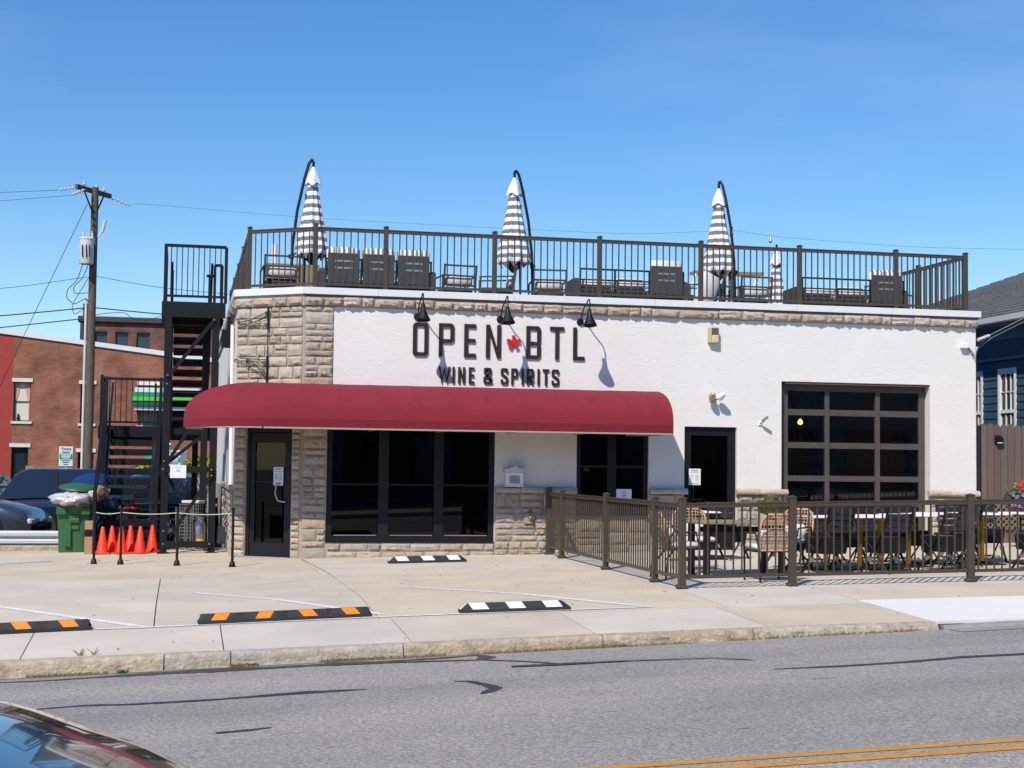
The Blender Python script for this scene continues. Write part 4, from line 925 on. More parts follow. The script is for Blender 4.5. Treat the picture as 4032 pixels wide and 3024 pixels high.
# ------------------------------------------------------------------ roof terrace furniture
ZD = 4.40
def parasol(h=2.42, curve=True, seed=0, r0=.32):
    """closed cantilever parasol; mast on +X side"""
    r = thing('folded_parasol', '', 'parasol', (0, 0, 0), 'closed striped parasols on the roof terrace')
    rr = random.Random(seed); NF = 9; n = NF*6; z0 = h-1.62; z1 = h-.10; vs = []; fs = []; rows = 22
    ph = rr.uniform(0, 6); nn = [rr.uniform(-.08, .10) for _ in range(NF)]
    for j in range(rows+1):
        t = j/rows; z = z0+(z1-z0)*t; R = (r0-.05)*(1-t)**1.05+.05
        if t < .05: R *= .86+.14*(t/.05)**.6
        for i in range(n):
            a = 2*math.pi*i/n+ph+.25*math.sin(t*3+ph); f = math.cos(a*NF)
            k = 1+.16*f*(1-t*.5)+nn[int(i/6)]*(1-t)*.9
            vs.append((math.cos(a)*R*k*.92, math.sin(a)*R*k*.92, z+(.05*f*(1-t)**6 if j < 3 else 0)-.01*t))
    for j in range(rows):
        for i in range(n): fs.append((j*n+i, j*n+(i+1) % n, (j+1)*n+(i+1) % n, (j+1)*n+i))
    MB().add(vs, fs).build('canopy', M_UMB, r, smooth=60)
    vs = []; fs = []
    for j, (R, z) in enumerate([(.135, h-.33), (.11, h-.24), (.075, h-.12), (.035, h-.04), (.02, h)]):
        for i in range(24):
            a = 2*math.pi*i/24; k = 1+(.18*math.cos(a*4+ph) if j < 2 else 0); vs.append((math.cos(a)*R*k, math.sin(a)*R*k, z-(.03*math.cos(a*4+ph) if j == 0 else 0)))
    for j in range(4):
        for i in range(24): fs.append((j*24+i, j*24+(i+1) % 24, (j+1)*24+(i+1) % 24, (j+1)*24+i))
    MB().add(vs, fs).build('top_flounce', M_WTRIM, r, smooth=50)
    MB().tube([(0, 0, h-.02), (0, 0, h+.09)], .025, 8).build('hub', M_BLACK, r)
    MB().lathe([(.19, z0+.05), (.10, z0-.06), (.05, z0-.12), (.02, z0-.14)], n=14).build('folded_underside', M_BLACK, r)
    if curve:
        MB().tube([(.0, 0, h+.10), (.03, 0, h+.12), (.08, .0, h+.05), (.16, 0, h-.25), (.27, 0, h-.8), (.34, 0, h-1.4), (.36, 0, h-2.0), (.36, 0, 0)], .026, 8).build('curved_mast', M_BLACK, r, smooth=50)
        MB().tube([(.12, 0, h-.5), (.10, 0, h-1.0), (.12, 0, h-1.62), (.14, 0, 0)], .02, 8).build('inner_pole', M_BLACK, r, smooth=50)
        MB().tube([(.36, 0, .85), (.26, 0, .95), (.22, -.02, 1.15), (.20, -.02, 1.22)], .018, 6).build('crank_arm', M_BLACK, r); MB().lathe([(.001, 0), (.05, .0), (.05, .07), (.001, .08)], n=10).build('crank_box', M_BLACK, r, loc=(.36, 0, .82))
        b = MB(); b.box(-.1, -.04, 0, .8, .04, .05); b.box(.32, -.45, 0, .40, .45, .045); b.build('cross_base', M_BLACK, r)
    else:
        MB().tube([(0, 0, 0), (0, 0, h+.10)], .024, 8).build('mast', M_BLACK, r)
        MB().lathe([(.3, 0), (.3, .04), (.06, .09), (.04, .2)], n=18).build('base', M_BLACK, r)
    return r
spec = [((2.20, 27.0), math.pi, 'closed striped parasol over the corner seats, leftmost on the roof, mast on its left', 1), ((5.86, 27.0), 0, 'closed striped parasol near the roof centre, mast on its right, above the lettering', 2), ((9.80, 27.0), -.9, 'closed striped parasol with mast in front, right of the grey two seat bench', 3)]
for (p, rz, lab, sd) in spec:
    o = parasol(2.48, True, sd); o.location = (p[0], p[1], ZD); o.rotation_euler = (0, 0, rz); o['label'] = lab
o = parasol(1.83, False, 7, .30); o.location = (12.18, 30.0, ZD); o['label'] = 'smallest closed striped parasol set further back on the roof, at right'

def wicker_sofa(W, seats, cushions):
    """back faces -Y (towards the street). seats = widths; cushions = per seat 'stripe' / 'plain' / None(low)"""
    r = thing('wicker_sofa', '', 'sofa', (0, 0, 0), 'grey wicker sofas on the roof terrace')
    H = .62
    for x in (0, W-.09): MB().prism([(0.0, 0), (.72, 0), (.72, .58), (.10, .60), (0, .55)], x, x+.09, 'x').build('arm', M_WICK, r)
    s = MB(); s.box(.09, .06, .22, W-.09, .70, .32); s.build('seat_base', M_WICK, r)
    fr = MB(); fr.box(.09, .0, .74, W-.09, .03, .77); fr.box(.09, 0, .55, W-.09, .03, .575); fr.box(.09, 0, .24, W-.09, .03, .27)
    for k in range(seats+1):
        x = .09+(W-.18)*k/seats; fr.box(x-.015, 0.001, .1, x+.015, .031, .769)
    fr.build('back_frame', M_BLACK, r)
    for k in range(10):
        z = .285+k*.025
        if k % 3 != 2: MB().box(.10, .004, z, W-.10, .02, z+.016).build('back_band', M_WICK, r)
    sw = (W-.18)/seats
    for k, c in enumerate(cushions):
        x = .09+sw*k
        if c == 'stripe' or c == 'plain':
            mb = MB(); mb.bbox(x+.02, .02, .45, x+sw-.02, .17, .97, .05); mb.build('back_cushion', M_SCUSH if c == 'stripe' else M_CUSH, r, smooth=60)
            b = MB(); b.bbox(x+.03, -.005, .33, x+sw-.03, .02, .86, .01); b.build('back_panel', M_WICK, r)
            for q in range(4): MB().box(x+.08+q*(sw-.16)/4, -.012, .36, x+.13+q*(sw-.16)/4, -.004, .84).build('weave_strip', M_WICK, r)
            for q in range(2): MB().bbox(x+sw*.25, -.014, .70-.12*q, x+sw*.75, -.006, .735-.12*q, .002).build('back_slit', M_GREY, r)
        else:
            MB().bbox(x+.03, .10, .32, x+sw-.03, .66, .60+.03*(k % 2), .07).build('seat_cushion', M_CUSH, r, smooth=60)
        if c: MB().bbox(x+.02, .17, .32, x+sw-.02, .66, .44, .04).build('seat_cushion', M_SCUSH, r, smooth=60)
    return r
o = wicker_sofa(2.02, 3, ['stripe', 'stripe', 'stripe']); o.location = (2.30, 26.3, ZD); o['label'] = 'grey wicker three seat sofa with three upright striped back cushions, roof terrace left'
o = wicker_sofa(2.12, 3, [None, None, 'plain']); o.location = (6.85, 26.3, ZD); o['label'] = 'grey wicker sofa with one pale upright cushion at its right end, roof terrace centre'
o = wicker_sofa(2.22, 3, [None, None, 'stripe']); o.location = (11.10, 26.3, ZD); o['label'] = 'grey wicker sofa with one striped upright cushion at its right end, roof terrace right'

def terrace_chair():
    r = thing('terrace_armchair', '', 'chair', (0, 0, 0), 'low dark metal armchairs on the roof terrace')
    for x in (0, .62):
        f = MB(); f.obox((x, 0, .62), (x, .62, .60), .03, .025); f.obox((x, .02, 0), (x, .02, .62), .03, .03); f.obox((x, .60, 0), (x, .60, .60), .03, .03); f.build('arm_frame', M_BRONZE, r)
    b = MB()
    for z in (.45, .62, .80): b.obox((0, .0-.12*(z-.45), z), (.62, .0-.12*(z-.45), z), .03, .03)
    b.obox((0.01, 0, .4), (.01, -.06, .82), .03, .03); b.obox((.61, 0, .4), (.61, -.06, .82), .03, .03); b.build('back_frame', M_BRONZE, r)
    MB().bbox(.03, .03, .30, .59, .60, .42, .05).build('seat_cushion', M_WICK, r, smooth=60)
    MB().bbox(.05, .0, .43, .57, .12, .62, .05).build('back_cushion', M_CUSH, r, smooth=60)
    return r
tcs = [((1.35, 26.6), 0.05, 'low dark armchair with grey cushion under the leftmost parasol'), ((4.55, 26.9), .15, 'low dark armchair just right of the three seat sofa'), ((5.80, 26.7), 1.4, 'low dark armchair turned sideways below the centre parasol'), ((6.25, 27.1), -.1, 'low dark armchair between the centre parasol and the pale cushion sofa'),
       ((9.75, 26.7), 1.5, 'dark armchair turned sideways right of the pale cushion sofa'), ((10.2, 26.9), 0, 'low dark armchair right of the rightmost large parasol'), ((10.35, 28.4), .4, 'dark armchair set back behind the small rear parasol'), ((13.1, 27.6), -1.3, 'dark armchair in the right rear corner of the terrace')]
tc_ = terrace_chair()
for i, (p, rz, lab) in enumerate(tcs):
    o = tc_ if i == 0 else dup(tc_, (0, 0, 0)); o.location = (p[0], p[1], ZD); o.rotation_euler = (0, 0, rz); o['label'] = lab
t = thing('leaning_cushion', 'tall pale cushion leaning on a chair near the right parasol', 'cushion', (9.15, 26.5, ZD))
o = MB().bbox(-.22, -.07, 0, .22, .07, .78, .06).build('cushion_body', M_CUSH, t, smooth=60, loc=(9.27, 26.5, ZD+.05)); o.rotation_euler = (0, R_(20), .3)
t = thing('wooden_planter_screen', 'tan wooden screen box on the roof behind the leftmost armchair', 'screen', (1.55, 30, ZD))
MB().bbox(1.55, 30, ZD, 2.60, 30.6, 5.52, .01).build('screen_panel', M_WOOD, t)
t = thing('white_vent_pipe', 'thin white vent pipe rising behind the roof railing at left', 'pipe', (1.77, 30.9, ZD)); MB().tube([(1.77, 30.9, ZD), (1.77, 30.9, 6.02)], .055, 12).build('pipe_body', M_WHITE, t, smooth=40)

# ------------------------------------------------------------------ patio furniture
def rattan_chair():
    r = thing('rattan_chair', '', 'chair', (0, 0, 0), 'rattan backed chairs at the wooden patio table')
    # faces +Y, backrest at -Y
    w, h0, h1 = .50, .40, .86
    loop = [(-w/2+.02, -.20, h0), (-w/2, -.235, h0+.25), (-w/2+.02, -.27, h1-.08), (-w/2+.09, -.28, h1), (w/2-.09, -.28, h1), (w/2-.02, -.27, h1-.08), (w/2, -.235, h0+.25), (w/2-.02, -.20, h0), (-w/2+.02, -.20, h0)]
    MB().tube(loop, .017, 8).build('backrest_rim', M_RATTAN, r, smooth=50)
    for k in range(9):
        x = -w/2+.055+k*(w-.11)/8; zt = h1-.004 if abs(x) < w/2-.08 else h1-.06
        MB().tube([(x, -.205, h0), (x, -.24, (h0+zt)/2), (x, -.275, zt)], .006, 5).build('cane', M_RATTAN, r)
    for k in range(9):
        z = h0+.05+k*(h1-h0-.09)/8; y = -.207-.075*(z-h0)/(h1-h0)
        MB().tube([(-w/2+.01, y, z), (w/2-.01, y, z)], .006, 5).build('cane', M_RATTAN, r)
    for sx in (-1, 1):
        MB().tube([(sx*.25, -.22, .42), (sx*.27, -.15, .62), (sx*.27, .18, .61), (sx*.25, .24, .40), (sx*.24, .25, 0)], .013, 6).build('leg', M_BLACK, r, smooth=50)
        MB().tube([(sx*.24, -.20, .42), (sx*.24, -.24, 0)], .013, 6).build('leg', M_BLACK, r)
    f = MB(); f.obox((-.25, -.2, .39), (.25, -.2, .39), .025, .025); f.obox((-.25, .23, .39), (.25, .23, .39), .025, .025); f.obox((-.25, -.2, .39), (-.25, .23, .39), .025, .025); f.obox((.25, -.2, .39), (.25, .23, .39), .025, .025); f.build('seat_frame', M_BLACK, r)
    MB().bbox(-.25, -.2, .40, .25, .26, .48, .03).build('seat_cushion', M_CUSH, r, smooth=60)
    MB().bbox(-.21, -.17, .48, .21, -.05, .66, .05).build('lumbar_cushion', M_CUSH, r, smooth=60)
    return r
rc_ = rattan_chair()
rcs = [((7.45, 18.55), .05, 'rattan backed chair nearest the fence, back turned to the street'), ((7.15, 20.65), math.pi-.05, 'rattan backed chair across the wooden table, facing the street, left'), ((8.35, 20.1), 2.2, 'rattan backed chair at the right end of the wooden table, behind the fence post'), ((6.45, 19.4), -1.45, 'rattan backed chair at the left end of the wooden table, seen through the fence corner')]
for i, (p, rz, lab) in enumerate(rcs):
    o = rc_ if i == 0 else dup(rc_, (0, 0, 0)); o.location = (p[0], p[1], g(*p)); o.rotation_euler = (0, 0, rz); o['label'] = lab
t = thing('wooden_patio_table', 'weathered wooden plank table between the rattan chairs', 'table', (7.35, 19.6, g(7.35, 19.6))); zt = t.location.z
for k in range(6): MB().bbox(6.72, 19.18+k*.145, zt+.70, 8.05, 19.18+k*.145+.138, zt+.735, .004).build('plank', M_WOOD, t)
for (x, y) in ((6.86, 19.3), (7.92, 19.3), (6.86, 19.92), (7.92, 19.92)): MB().bbox(x-.04, y-.04, zt, x+.04, y+.04, zt+.70, .005).build('leg', M_BLACK, t)
MB().obox((6.86, 19.61, zt+.62), (7.92, 19.61, zt+.62), .04, .07).build('apron', M_BLACK, t)

def slat_chair():
    r = thing('black_slat_chair', '', 'chair', (0, 0, 0), 'black folding bistro chairs with slatted backs on the patio')
    for sx in (-1, 1):
        x = sx*.235
        MB().tube([(x, -.27, .91), (x, -.25, .78), (x, -.19, .60), (x, -.06, .42), (x, .10, .20), (x, .26, 0)], .018, 8).build('back_leg_tube', M_BLACK, r, smooth=60)
        MB().tube([(x*.93, .22, .47), (x*.93, .02, .30), (x*.93, -.16, .13), (x*.93, -.28, 0)], .013, 8).build('cross_leg', M_BLACK, r, smooth=60)
        MB().obox((x, .06, .22), (x, .10, .17), .05, .05).build('hinge', M_STEEL, r)
    for k in range(4):
        z = .60+k*.088; y = -.20-.075*(z-.58)/.35; pts = [(-.235+.47*i/8, y-.055*math.sin(math.pi*i/8), z) for i in range(9)]
        vs = []; 
        for p in pts:
            for dz in (-.036, .036): vs.append((p[0], p[1], p[2]+dz)); vs.append((p[0], p[1]+.006, p[2]+dz))
        fs = []
        for i in range(8):
            a = i*4; fs += [(a, a+4, a+6, a+2), (a+1, a+3, a+7, a+5), (a+2, a+6, a+7, a+3), (a, a+1, a+5, a+4)]
        MB().add(vs, fs).build('back_slat', M_BLKSL, r, smooth=50)
    for k in range(6): MB().bbox(-.21, -.17+k*.068, .47, .21, -.17+k*.068+.058, .49, .004).build('seat_slat', M_BLKSL, r)
    f = MB(); pl = [(-.225, -.17), (-.12, -.205), (0, -.215), (.12, -.205), (.225, -.17), (.225, .23), (-.225, .23)]
    f.add([(a, b, .485) for a, b in pl]+[(a*.9, b*.9+.01, .27) for a, b in pl], [(i, (i+1) % 7, 7+(i+1) % 7, 7+i) for i in range(7)]); f.build('seat_apron', M_BLACK, r)
    MB().obox((-.2, -.25, .06), (.2, -.25, .06), .02, .02).build('stretcher', M_BLACK, r)
    return r
M_BLKSL = mat('black_slat_paint', (.022, .023, .027), .28)
sc_ = slat_chair(); k = 0
front = [(8.72, 19.6, .35), (9.52, 19.45, .30), (10.42, 19.55, .32), (10.98, 20.2, .35), (11.85, 19.5, .3)]
rear = [(9.30, 21.3, 2.9), (9.62, 21.0, 3.3), (10.25, 21.4, 3.0), (10.72, 21.2, 3.3), (11.55, 21.2, 3.1), (12.1, 21.4, 3.0), (8.55, 20.6, 1.9), (7.55, 22.6, .9), (8.45, 22.8, -.9), (12.6, 19.9, .4)]
fl = ['black slat back chair next to the rattan chairs, first of the near row', 'black slat back chair near the fence, second of the near row', 'black slat back chair near the fence, third of the near row', 'black slat back chair set back beside the tall fence post', 'black slat back chair at the right picture edge, near row']
rl = ['black slat back chair across the white table, behind the first near chair', 'black slat back chair across the white table, between first and second near chairs', 'black slat back chair across the table, behind the second near chair', 'black slat back chair across the table, behind the third near chair', 'black slat back chair beyond the tall fence post, facing the street', 'black slat back chair at far right under the flowers', 'black slat back chair turned sideways beside the rattan chair', 'black folding chair by the side door, left of the small white table', 'black folding chair in front of the potted shrub', 'black slat back chair partly cut by the right picture edge']
for (x, y, rz), lab in list(zip(front, fl))+list(zip(rear, rl)):
    o = sc_ if k == 0 else dup(sc_, (0, 0, 0)); o.location = (x, y, g(x, y)); o.rotation_euler = (0, 0, rz); o['label'] = lab; k += 1
def cafe_table():
    r = thing('cafe_table', '', 'table', (0, 0, 0), 'white topped cafe tables on brass legs')
    MB().bbox(-.32, -.32, .725, .32, .32, .755, .01).build('tabletop', M_WHITE, r)
    MB().tube([(0, 0, .03), (0, 0, .725)], .036, 14).build('brass_column', M_BRASS, r, smooth=40)
    b = MB(); b.bbox(-.26, -.26, 0, .26, .26, .022, .01); b.lathe([(.07, .022), (.045, .05)], n=14); b.build('base', M_BLACK, r)
    MB().obox((-.2, -.2, .715), (.2, .2, .715), .03, .02).build('top_bracket', M_BLACK, r)
    return r
ct = cafe_table()
cts = [(9.02, 20.35, 'white topped table with brass leg, leftmost in the row of black chairs'), (9.47, 20.2, 'white topped table with brass leg, second in the row of black chairs'), (9.85, 20.35, 'white topped table with brass leg behind the second near chair'), (10.35, 20.45, 'white topped table with brass leg left of the third near chair'), (10.95, 20.95, 'white topped table with brass leg just left of the tall fence post'), (11.6, 20.6, 'white topped table with brass leg right of the tall fence post'), (12.3, 20.5, 'white topped table at the right picture edge'), (8.15, 22.9, 'small white topped table between the two folding chairs by the side door')]
for i, (x, y, lab) in enumerate(cts):
    o = ct if i == 0 else dup(ct, (0, 0, 0)); o.location = (x, y, g(x, y)); o['label'] = lab

# foliage ---------------------------------------------------------------
def leaf_cloud(mb, c, rad, n, size, rr, flat=1.0, shell=.55):
    for _ in range(n):
        while True:
            p = Vector((rr.uniform(-1, 1), rr.uniform(-1, 1), rr.uniform(-1, 1)))
            if shell*rr.random() < p.length < 1: break
        q = Vector((c[0]+p.x*rad[0], c[1]+p.y*rad[1], c[2]+p.z*rad[2])); a = Vector((rr.uniform(-1, 1), rr.uniform(-1, 1), rr.uniform(-.4, 1))).normalized(); b = a.cross(Vector((rr.uniform(-1, 1), rr.uniform(-1, 1), rr.uniform(-1, 1)))).normalized()
        s_ = size*rr.uniform(.6, 1.3); mb.add([q-b*s_*.28, q+a*s_*.5-b*s_*.05, q+b*s_*.28+a*s_*.1, q-a*s_*.5], [(0, 1, 2, 3)])
t = thing('potted_shrub', 'round grey green shrub in a pot before the stone pier left of the garage door', 'plant', (9.75, 24.3, g(9.75, 24.3))); z = t.location.z
MB().lathe([(.14, 0), (.19, .35), (.21, .36), (.21, .40), (.18, .40)], n=18).build('pot', M_BLACK, t, loc=(9.75, 24.3, z), smooth=40)
mb = MB(); rr = random.Random(2); mb2 = MB()
for _ in range(900):
    a = rr.uniform(0, 6.28); e_ = rr.uniform(-.3, 1.5); r_ = rr.uniform(.12, .30)*(1 if rr.random() < .8 else 1.15); d = Vector((math.cos(a)*math.cos(e_), math.sin(a)*math.cos(e_), math.sin(e_)*.75)); p = Vector((9.78, 24.3, z+.72))+d*r_; q = p+d*.10+Vector((rr.uniform(-.02, .02), 0, rr.uniform(-.02, .02))); s_ = Vector((-math.sin(a), math.cos(a), 0))*.006
    mb.add([p-s_, p+s_, q], [(0, 1, 2)])
mb.build('foliage', M_LEAFP, t); MB().lathe([(.001, .60), (.2, .66), (.24, .78), (.12, .90), (.001, .93)], n=12).build('foliage_core', M_LEAFG, t, loc=(9.78, 24.3, z))
for k, (zz, r_) in enumerate(((.52, .11),)):
    mb = MB(); leaf_cloud(mb, (9.76, 24.3, z+zz), (r_, r_, .09), 200, .05, rr); mb.build('foliage', M_LEAFP, t)

t = thing('hanging_flower_basket', 'hanging basket of red and purple petunias at the right picture edge', 'flowers', (14.25, 24.0, 1.1))
mb = MB(); leaf_cloud(mb, (14.25, 24.0, 1.12), (.30, .25, .22), 900, .06, rr); mb.build('foliage', M_LEAFG, t)
mb = MB(); leaf_cloud(mb, (14.2, 23.9, 1.28), (.26, .2, .14), 260, .05, rr); mb.build('foliage', M_LEAFP, t)
def blooms(pts, m, nm):
    for (x, y, zz) in pts:
        mb = MB()
        for k in range(6):
            a = k*1.047; mb.add([(x, y, zz), (x+math.cos(a-.4)*.03, y-.01, zz+math.sin(a-.4)*.03), (x+math.cos(a)*.036, y-.014, zz+math.sin(a)*.036), (x+math.cos(a+.4)*.03, y-.01, zz+math.sin(a+.4)*.03)], [(0, 1, 2, 3)])
        mb.build(nm, m, t)
blooms([(13.93+rr.uniform(0, .3), 23.72+rr.uniform(0, .1), 1.02+rr.uniform(0, .2)) for _ in range(12)]+[(14.1+rr.uniform(0, .25), 23.75, 1.14+rr.uniform(0, .12)) for _ in range(6)], M_FLP, 'petunia')
blooms([(14.12+rr.uniform(0, .4), 23.74+rr.uniform(0, .1), 1.26+rr.uniform(0, .2)) for _ in range(16)], M_FLR, 'petunia')
MB().lathe([(.05, -.22), (.2, -.1), (.24, .02)], n=16).build('basket', M_BRONZE, t, loc=(14.25, 24.0, 1.05)); MB().tube([(14.25, 24, g(14.2, 24)), (14.25, 24, .86)], .02, 8).build('stand', M_BLACK, t)

# things seen inside through the glass -----------------------------------
t = thing('dining_booth', 'dark red booth seats with tan tops inside behind the garage door glass', 'booth', (11.0, 27.2, .12))
for k, (a, b) in enumerate(((10.9, 11.7), (11.85, 12.5))):
    MB().bbox(a, 27.2, .12, b, 27.4, 1.12, .03).build('seat_back', M_BOOTH, t); MB().bbox(a, 27.19, 1.10, b, 27.42, 1.24, .03).build('top_roll', M_BOOTHTOP, t)
t = thing('indoor_plant', 'leafy green plant inside at the right side of the garage door', 'plant', (13.2, 26.2, .12))
mb = MB()
for (x, zz, s_, n) in ((13.05, 2.05, .26, 60), (13.3, 1.95, .2, 40), (13.3, 1.6, .16, 40), (13.1, 1.45, .14, 26), (13.25, 1.3, .12, 20)): leaf_cloud(mb, (x, 26.1, zz), (s_, .15, s_*.8), n, .13, rr)
mb.build('foliage', M_LEAFI, t); MB().tube([(13.2, 26.2, .12), (13.15, 26.15, 1.2), (13.2, 26.1, 2.1)], .015, 6).build('stem', M_WOOD, t); MB().lathe([(.13, 0), (.18, .3), (.16, .32)], n=14).build('pot', M_WHITE, t, loc=(13.2, 26.2, .12))
t = thing('pendant_lamp', 'orange glowing pendant bulb inside behind the upper left garage door pane', 'lamp', (11.87, 28, 2.54)); MB().lathe([(.001, -.06), (.045, -.04), (.05, 0), (.02, .05), (.001, .06)], c=(11.87, 28, 2.54), n=12).build('bulb', M_BULB, t, smooth=60); MB().tube([(11.87, 28, 2.6), (11.87, 28, 4.27)], .006, 5).build('cord', M_BLACK, t)
t = thing('pendant_lamp', 'amber pendant lamp glowing inside behind the middle window', 'lamp', (7.55, 28, 1.5)); MB().lathe([(.001, .05), (.07, .0), (.075, -.03)], c=(7.55, 28, 1.55), n=12).build('lamp_shade', mat('amber_shade', (.5, .3, .08), .5, emit=((1, .5, .12), .6)), t); MB().tube([(7.55, 28, 1.6), (7.55, 28, 4.27)], .005, 5).build('cord', M_BLACK, t)
t = thing('back_bar_shelf', 'shelf of bottles on the back wall inside the garage room', 'shelf', (12.2, 30.5, 1.2))
for zz in (1.35, 1.75, 2.15): MB().box(12.2, 30.5, zz, 13.5, 30.8, zz+.03).build('shelf_board', M_BOOTHTOP, t)
for zz in (1.38, 1.78, 2.18):
    for k in range(9):
        if rr.random() < .8: MB().lathe([(.035, 0), (.035, .17), (.013, .21), (.013, .28)], c=(12.28+k*.14, 30.6, zz), n=8).build('bottle', rr.choice((M_CUSH, M_BOOTHTOP, M_BLUEPL, M_WTRIM)), t)
t = thing('white_bucket', 'white bucket standing inside the corner door glass', 'bucket', (1.85, 25.75, .12)); MB().lathe([(.10, 0), (.13, .28), (.135, .29), (.12, .29)], c=(1.72, 25.78, .12), n=16).build('bucket_body', M_WHITE, t, smooth=40)
t = thing('window_display_board', 'pale rounded boards leaning inside the bottom of the large window', 'board', (2.9, 25.3, .34))
for (x0, x1) in ((2.45, 3.15), (3.37, 4.1)):
    pl = [(x0+(x1-x0)*i/12, .40+.24*math.sin(math.pi*(.18+.64*i/12))) for i in range(13)]; MB().prism([(x0, .40)]+pl+[(x1, .40)], YF+.34, YF+.36).build('board', mat('board_grey', (.16, .17, .17), .8), t)
MB().bbox(4.29, YF+.34, .42, 4.55, YF+.37, .85, .004).build('board', M_GREY, t)
t = thing('hanging_wood_signs', 'two small wooden boards on cords inside the corner door', 'sign', (1.5, 25.7, 1.5))
for zz in (1.80, 1.45): MB().bbox(1.40, 25.78, zz, 1.64, 25.80, zz+.085, .003).build('board', M_WOOD, t)
MB().tube([(1.55, 25.79, 1.53), (1.55, 25.79, 2.2)], .003, 4).build('cord', M_CUSH, t)

# ------------------------------------------------------------------ wheel stops
def wheel_stop(n, Ls, mtl, wedge):
    r = thing('wheel_stop', '', 'wheel stop', (0, 0, 0), 'rubber wheel stops in the forecourt')
    w, h = .15, .10; e_ = .10
    def sec(x, k=1): return [(x, -w/2, 0), (x, -w/2, .035), (x, -w/2+.055, .035+(h-.035)*k), (x, w/2-.055, .035+(h-.035)*k), (x, w/2, .035), (x, w/2, 0)]
    rows = [sec(0, .0), sec(e_*(.9 if wedge else .35), 1), sec(Ls-e_*(.9 if wedge else .35), 1), sec(Ls, 0)]; vs = [p for s_ in rows for p in s_]; fs = []
    for i in range(3):
        for k in range(5): a = i*6+k; fs.append((a, a+1, a+7, a+6))
    fs += [tuple(range(6)), tuple(18+k for k in range(6))]
    MB().add(vs, fs).build('rubber_body', M_RUBBER, r)
    step = Ls/n
    def onslope(mb, x0, x1, v0, v1, lift, sk=0):
        y0, z0, y1, z1 = -w/2, .035, -w/2+.055, h
        nrm = Vector((0, -(z1-z0), (y1-y0))).normalized()*lift
        P = lambda x, v: (x, y0+(y1-y0)*v+nrm.y, z0+(z1-z0)*v+nrm.z)
        mb.add([P(x0, v0), P(x1, v0), P(x1+sk, v1), P(x0+sk, v1)], [(0, 1, 2, 3)])
    for i in range(n):
        c = step*(i+.5); wd = .075 if n == 4 else .09; sk = -.05 if n == 3 or i > 1 else .05
        if n == 3: sk = -.04
        mb = MB(); onslope(mb, c-wd-sk/2, c+wd-sk/2, .02, 1.0, .0025, sk)
        y1 = -w/2+.055; mb.add([(c-wd+sk/2, y1, h+.0025), (c+wd+sk/2, y1, h+.0025), (c+wd+sk/2, w/2-.056, h+.0025), (c-wd+sk/2, w/2-.056, h+.0025)], [(0, 1, 2, 3)])
        mb.build('reflector_patch', mtl, r)
    if n == 4:
        mb = MB()
        for i in range(n+1):
            c = step*i
            for q in range(-5, 6):
                x = c+q*.024
                if .03 < x < Ls-.03 and abs(((x/step) % 1)-.5) > .22: onslope(mb, x-.006, x+.006, .08, .95, .005, .03 if q < 0 else -.03)
        tag(mb.build('tread_ribs', M_RUBBER, r), kind='stuff')
    if wedge: MB().add([(.004, -w/2+.01, .038), (.085, -w/2+.055, h-.002), (.085, .0, h-.002), (.004, .0, .038)], [(0, 1, 2, 3)]).build('end_reflector', M_WHITER, r).location = (-.003, 0, .003)
    return r
def place(o, a, b, lab):
    o.location = (a[0], a[1], g(*a)+.002); d = Vector((b[0]-a[0], b[1]-a[1])); sl = (g(*b)-g(*a))/d.length; o.rotation_euler = (0, -math.atan(sl), math.atan2(d.y, d.x)); o['label'] = lab
y4 = wheel_stop(4, 1.80, M_ORANGEP, False); place(y4, (.22, 16.04), (2.01, 16.19), 'long black rubber wheel stop with four orange patches, centre left')
o = dup(y4, (0, 0, 0)); place(o, (-2.62, 15.83), (-.83, 15.97), 'black rubber wheel stop with orange patches cut by the left picture edge')
w4 = wheel_stop(3, 1.22, M_WHITER, True); place(w4, (2.97, 16.21), (4.19, 16.22), 'black and white wheel stop in front, nearest the street')
o = dup(w4, (0, 0, 0)); place(o, (3.16, 23.35), (4.37, 23.42), 'black and white wheel stop close to the stone wall below the large window')
# ------------------------------------------------------------------ black steel stair beside the building
ST = thing('steel_stair', 'black open steel stair with two flights and landings up to the roof terrace', 'stair', (-.4, 27.0, 0))
def bar(p0, p1, w, h, name='beam', m=M_BLACK, par=None): return MB().obox(p0, p1, w, h).build(name, m, par or ST)
for (x, y, z1) in ((-.25, 27.02, 4.15), (.56, 27.02, 4.15), (-.25, 28.35, 4.15), (.42, 28.35, 4.15), (-1.48, 31.25, 2.1), (-.38, 31.25, 2.1), (.30, 32.2, 2.1), (-1.48, 32.2, 2.1)):
    bar((x, y, 0), (x, y, z1), .12, .12, 'column')
    MB().box(x-.1, y-.1, 0, x+.1, y+.1, .05).build('base_plate', M_BLACK, ST)
for z in (1.48, .19): bar((-.25, 26.94, z), (.56, 26.94, z), .03, .11)
bar((-.25, 28.42, 2.16), (.42, 28.42, 2.16), .03, .12)
for a, b in (((.54, 26.93, 4.1), (-.24, 26.93, 3.06)), ((.16, 26.93, 2.2), (-.24, 26.93, 1.55)), ((.55, 26.93, 1.40), (-.10, 26.93, .38)), ((.40, 28.44, 2.1), (-.5, 28.44, 1.35)), ((.42, 28.44, .3), (-.25, 28.44, 1.4)), ((-.28, 27.1, 1.1), (-.28, 28.3, .3))): bar(a, b, .02, .06, 'brace')
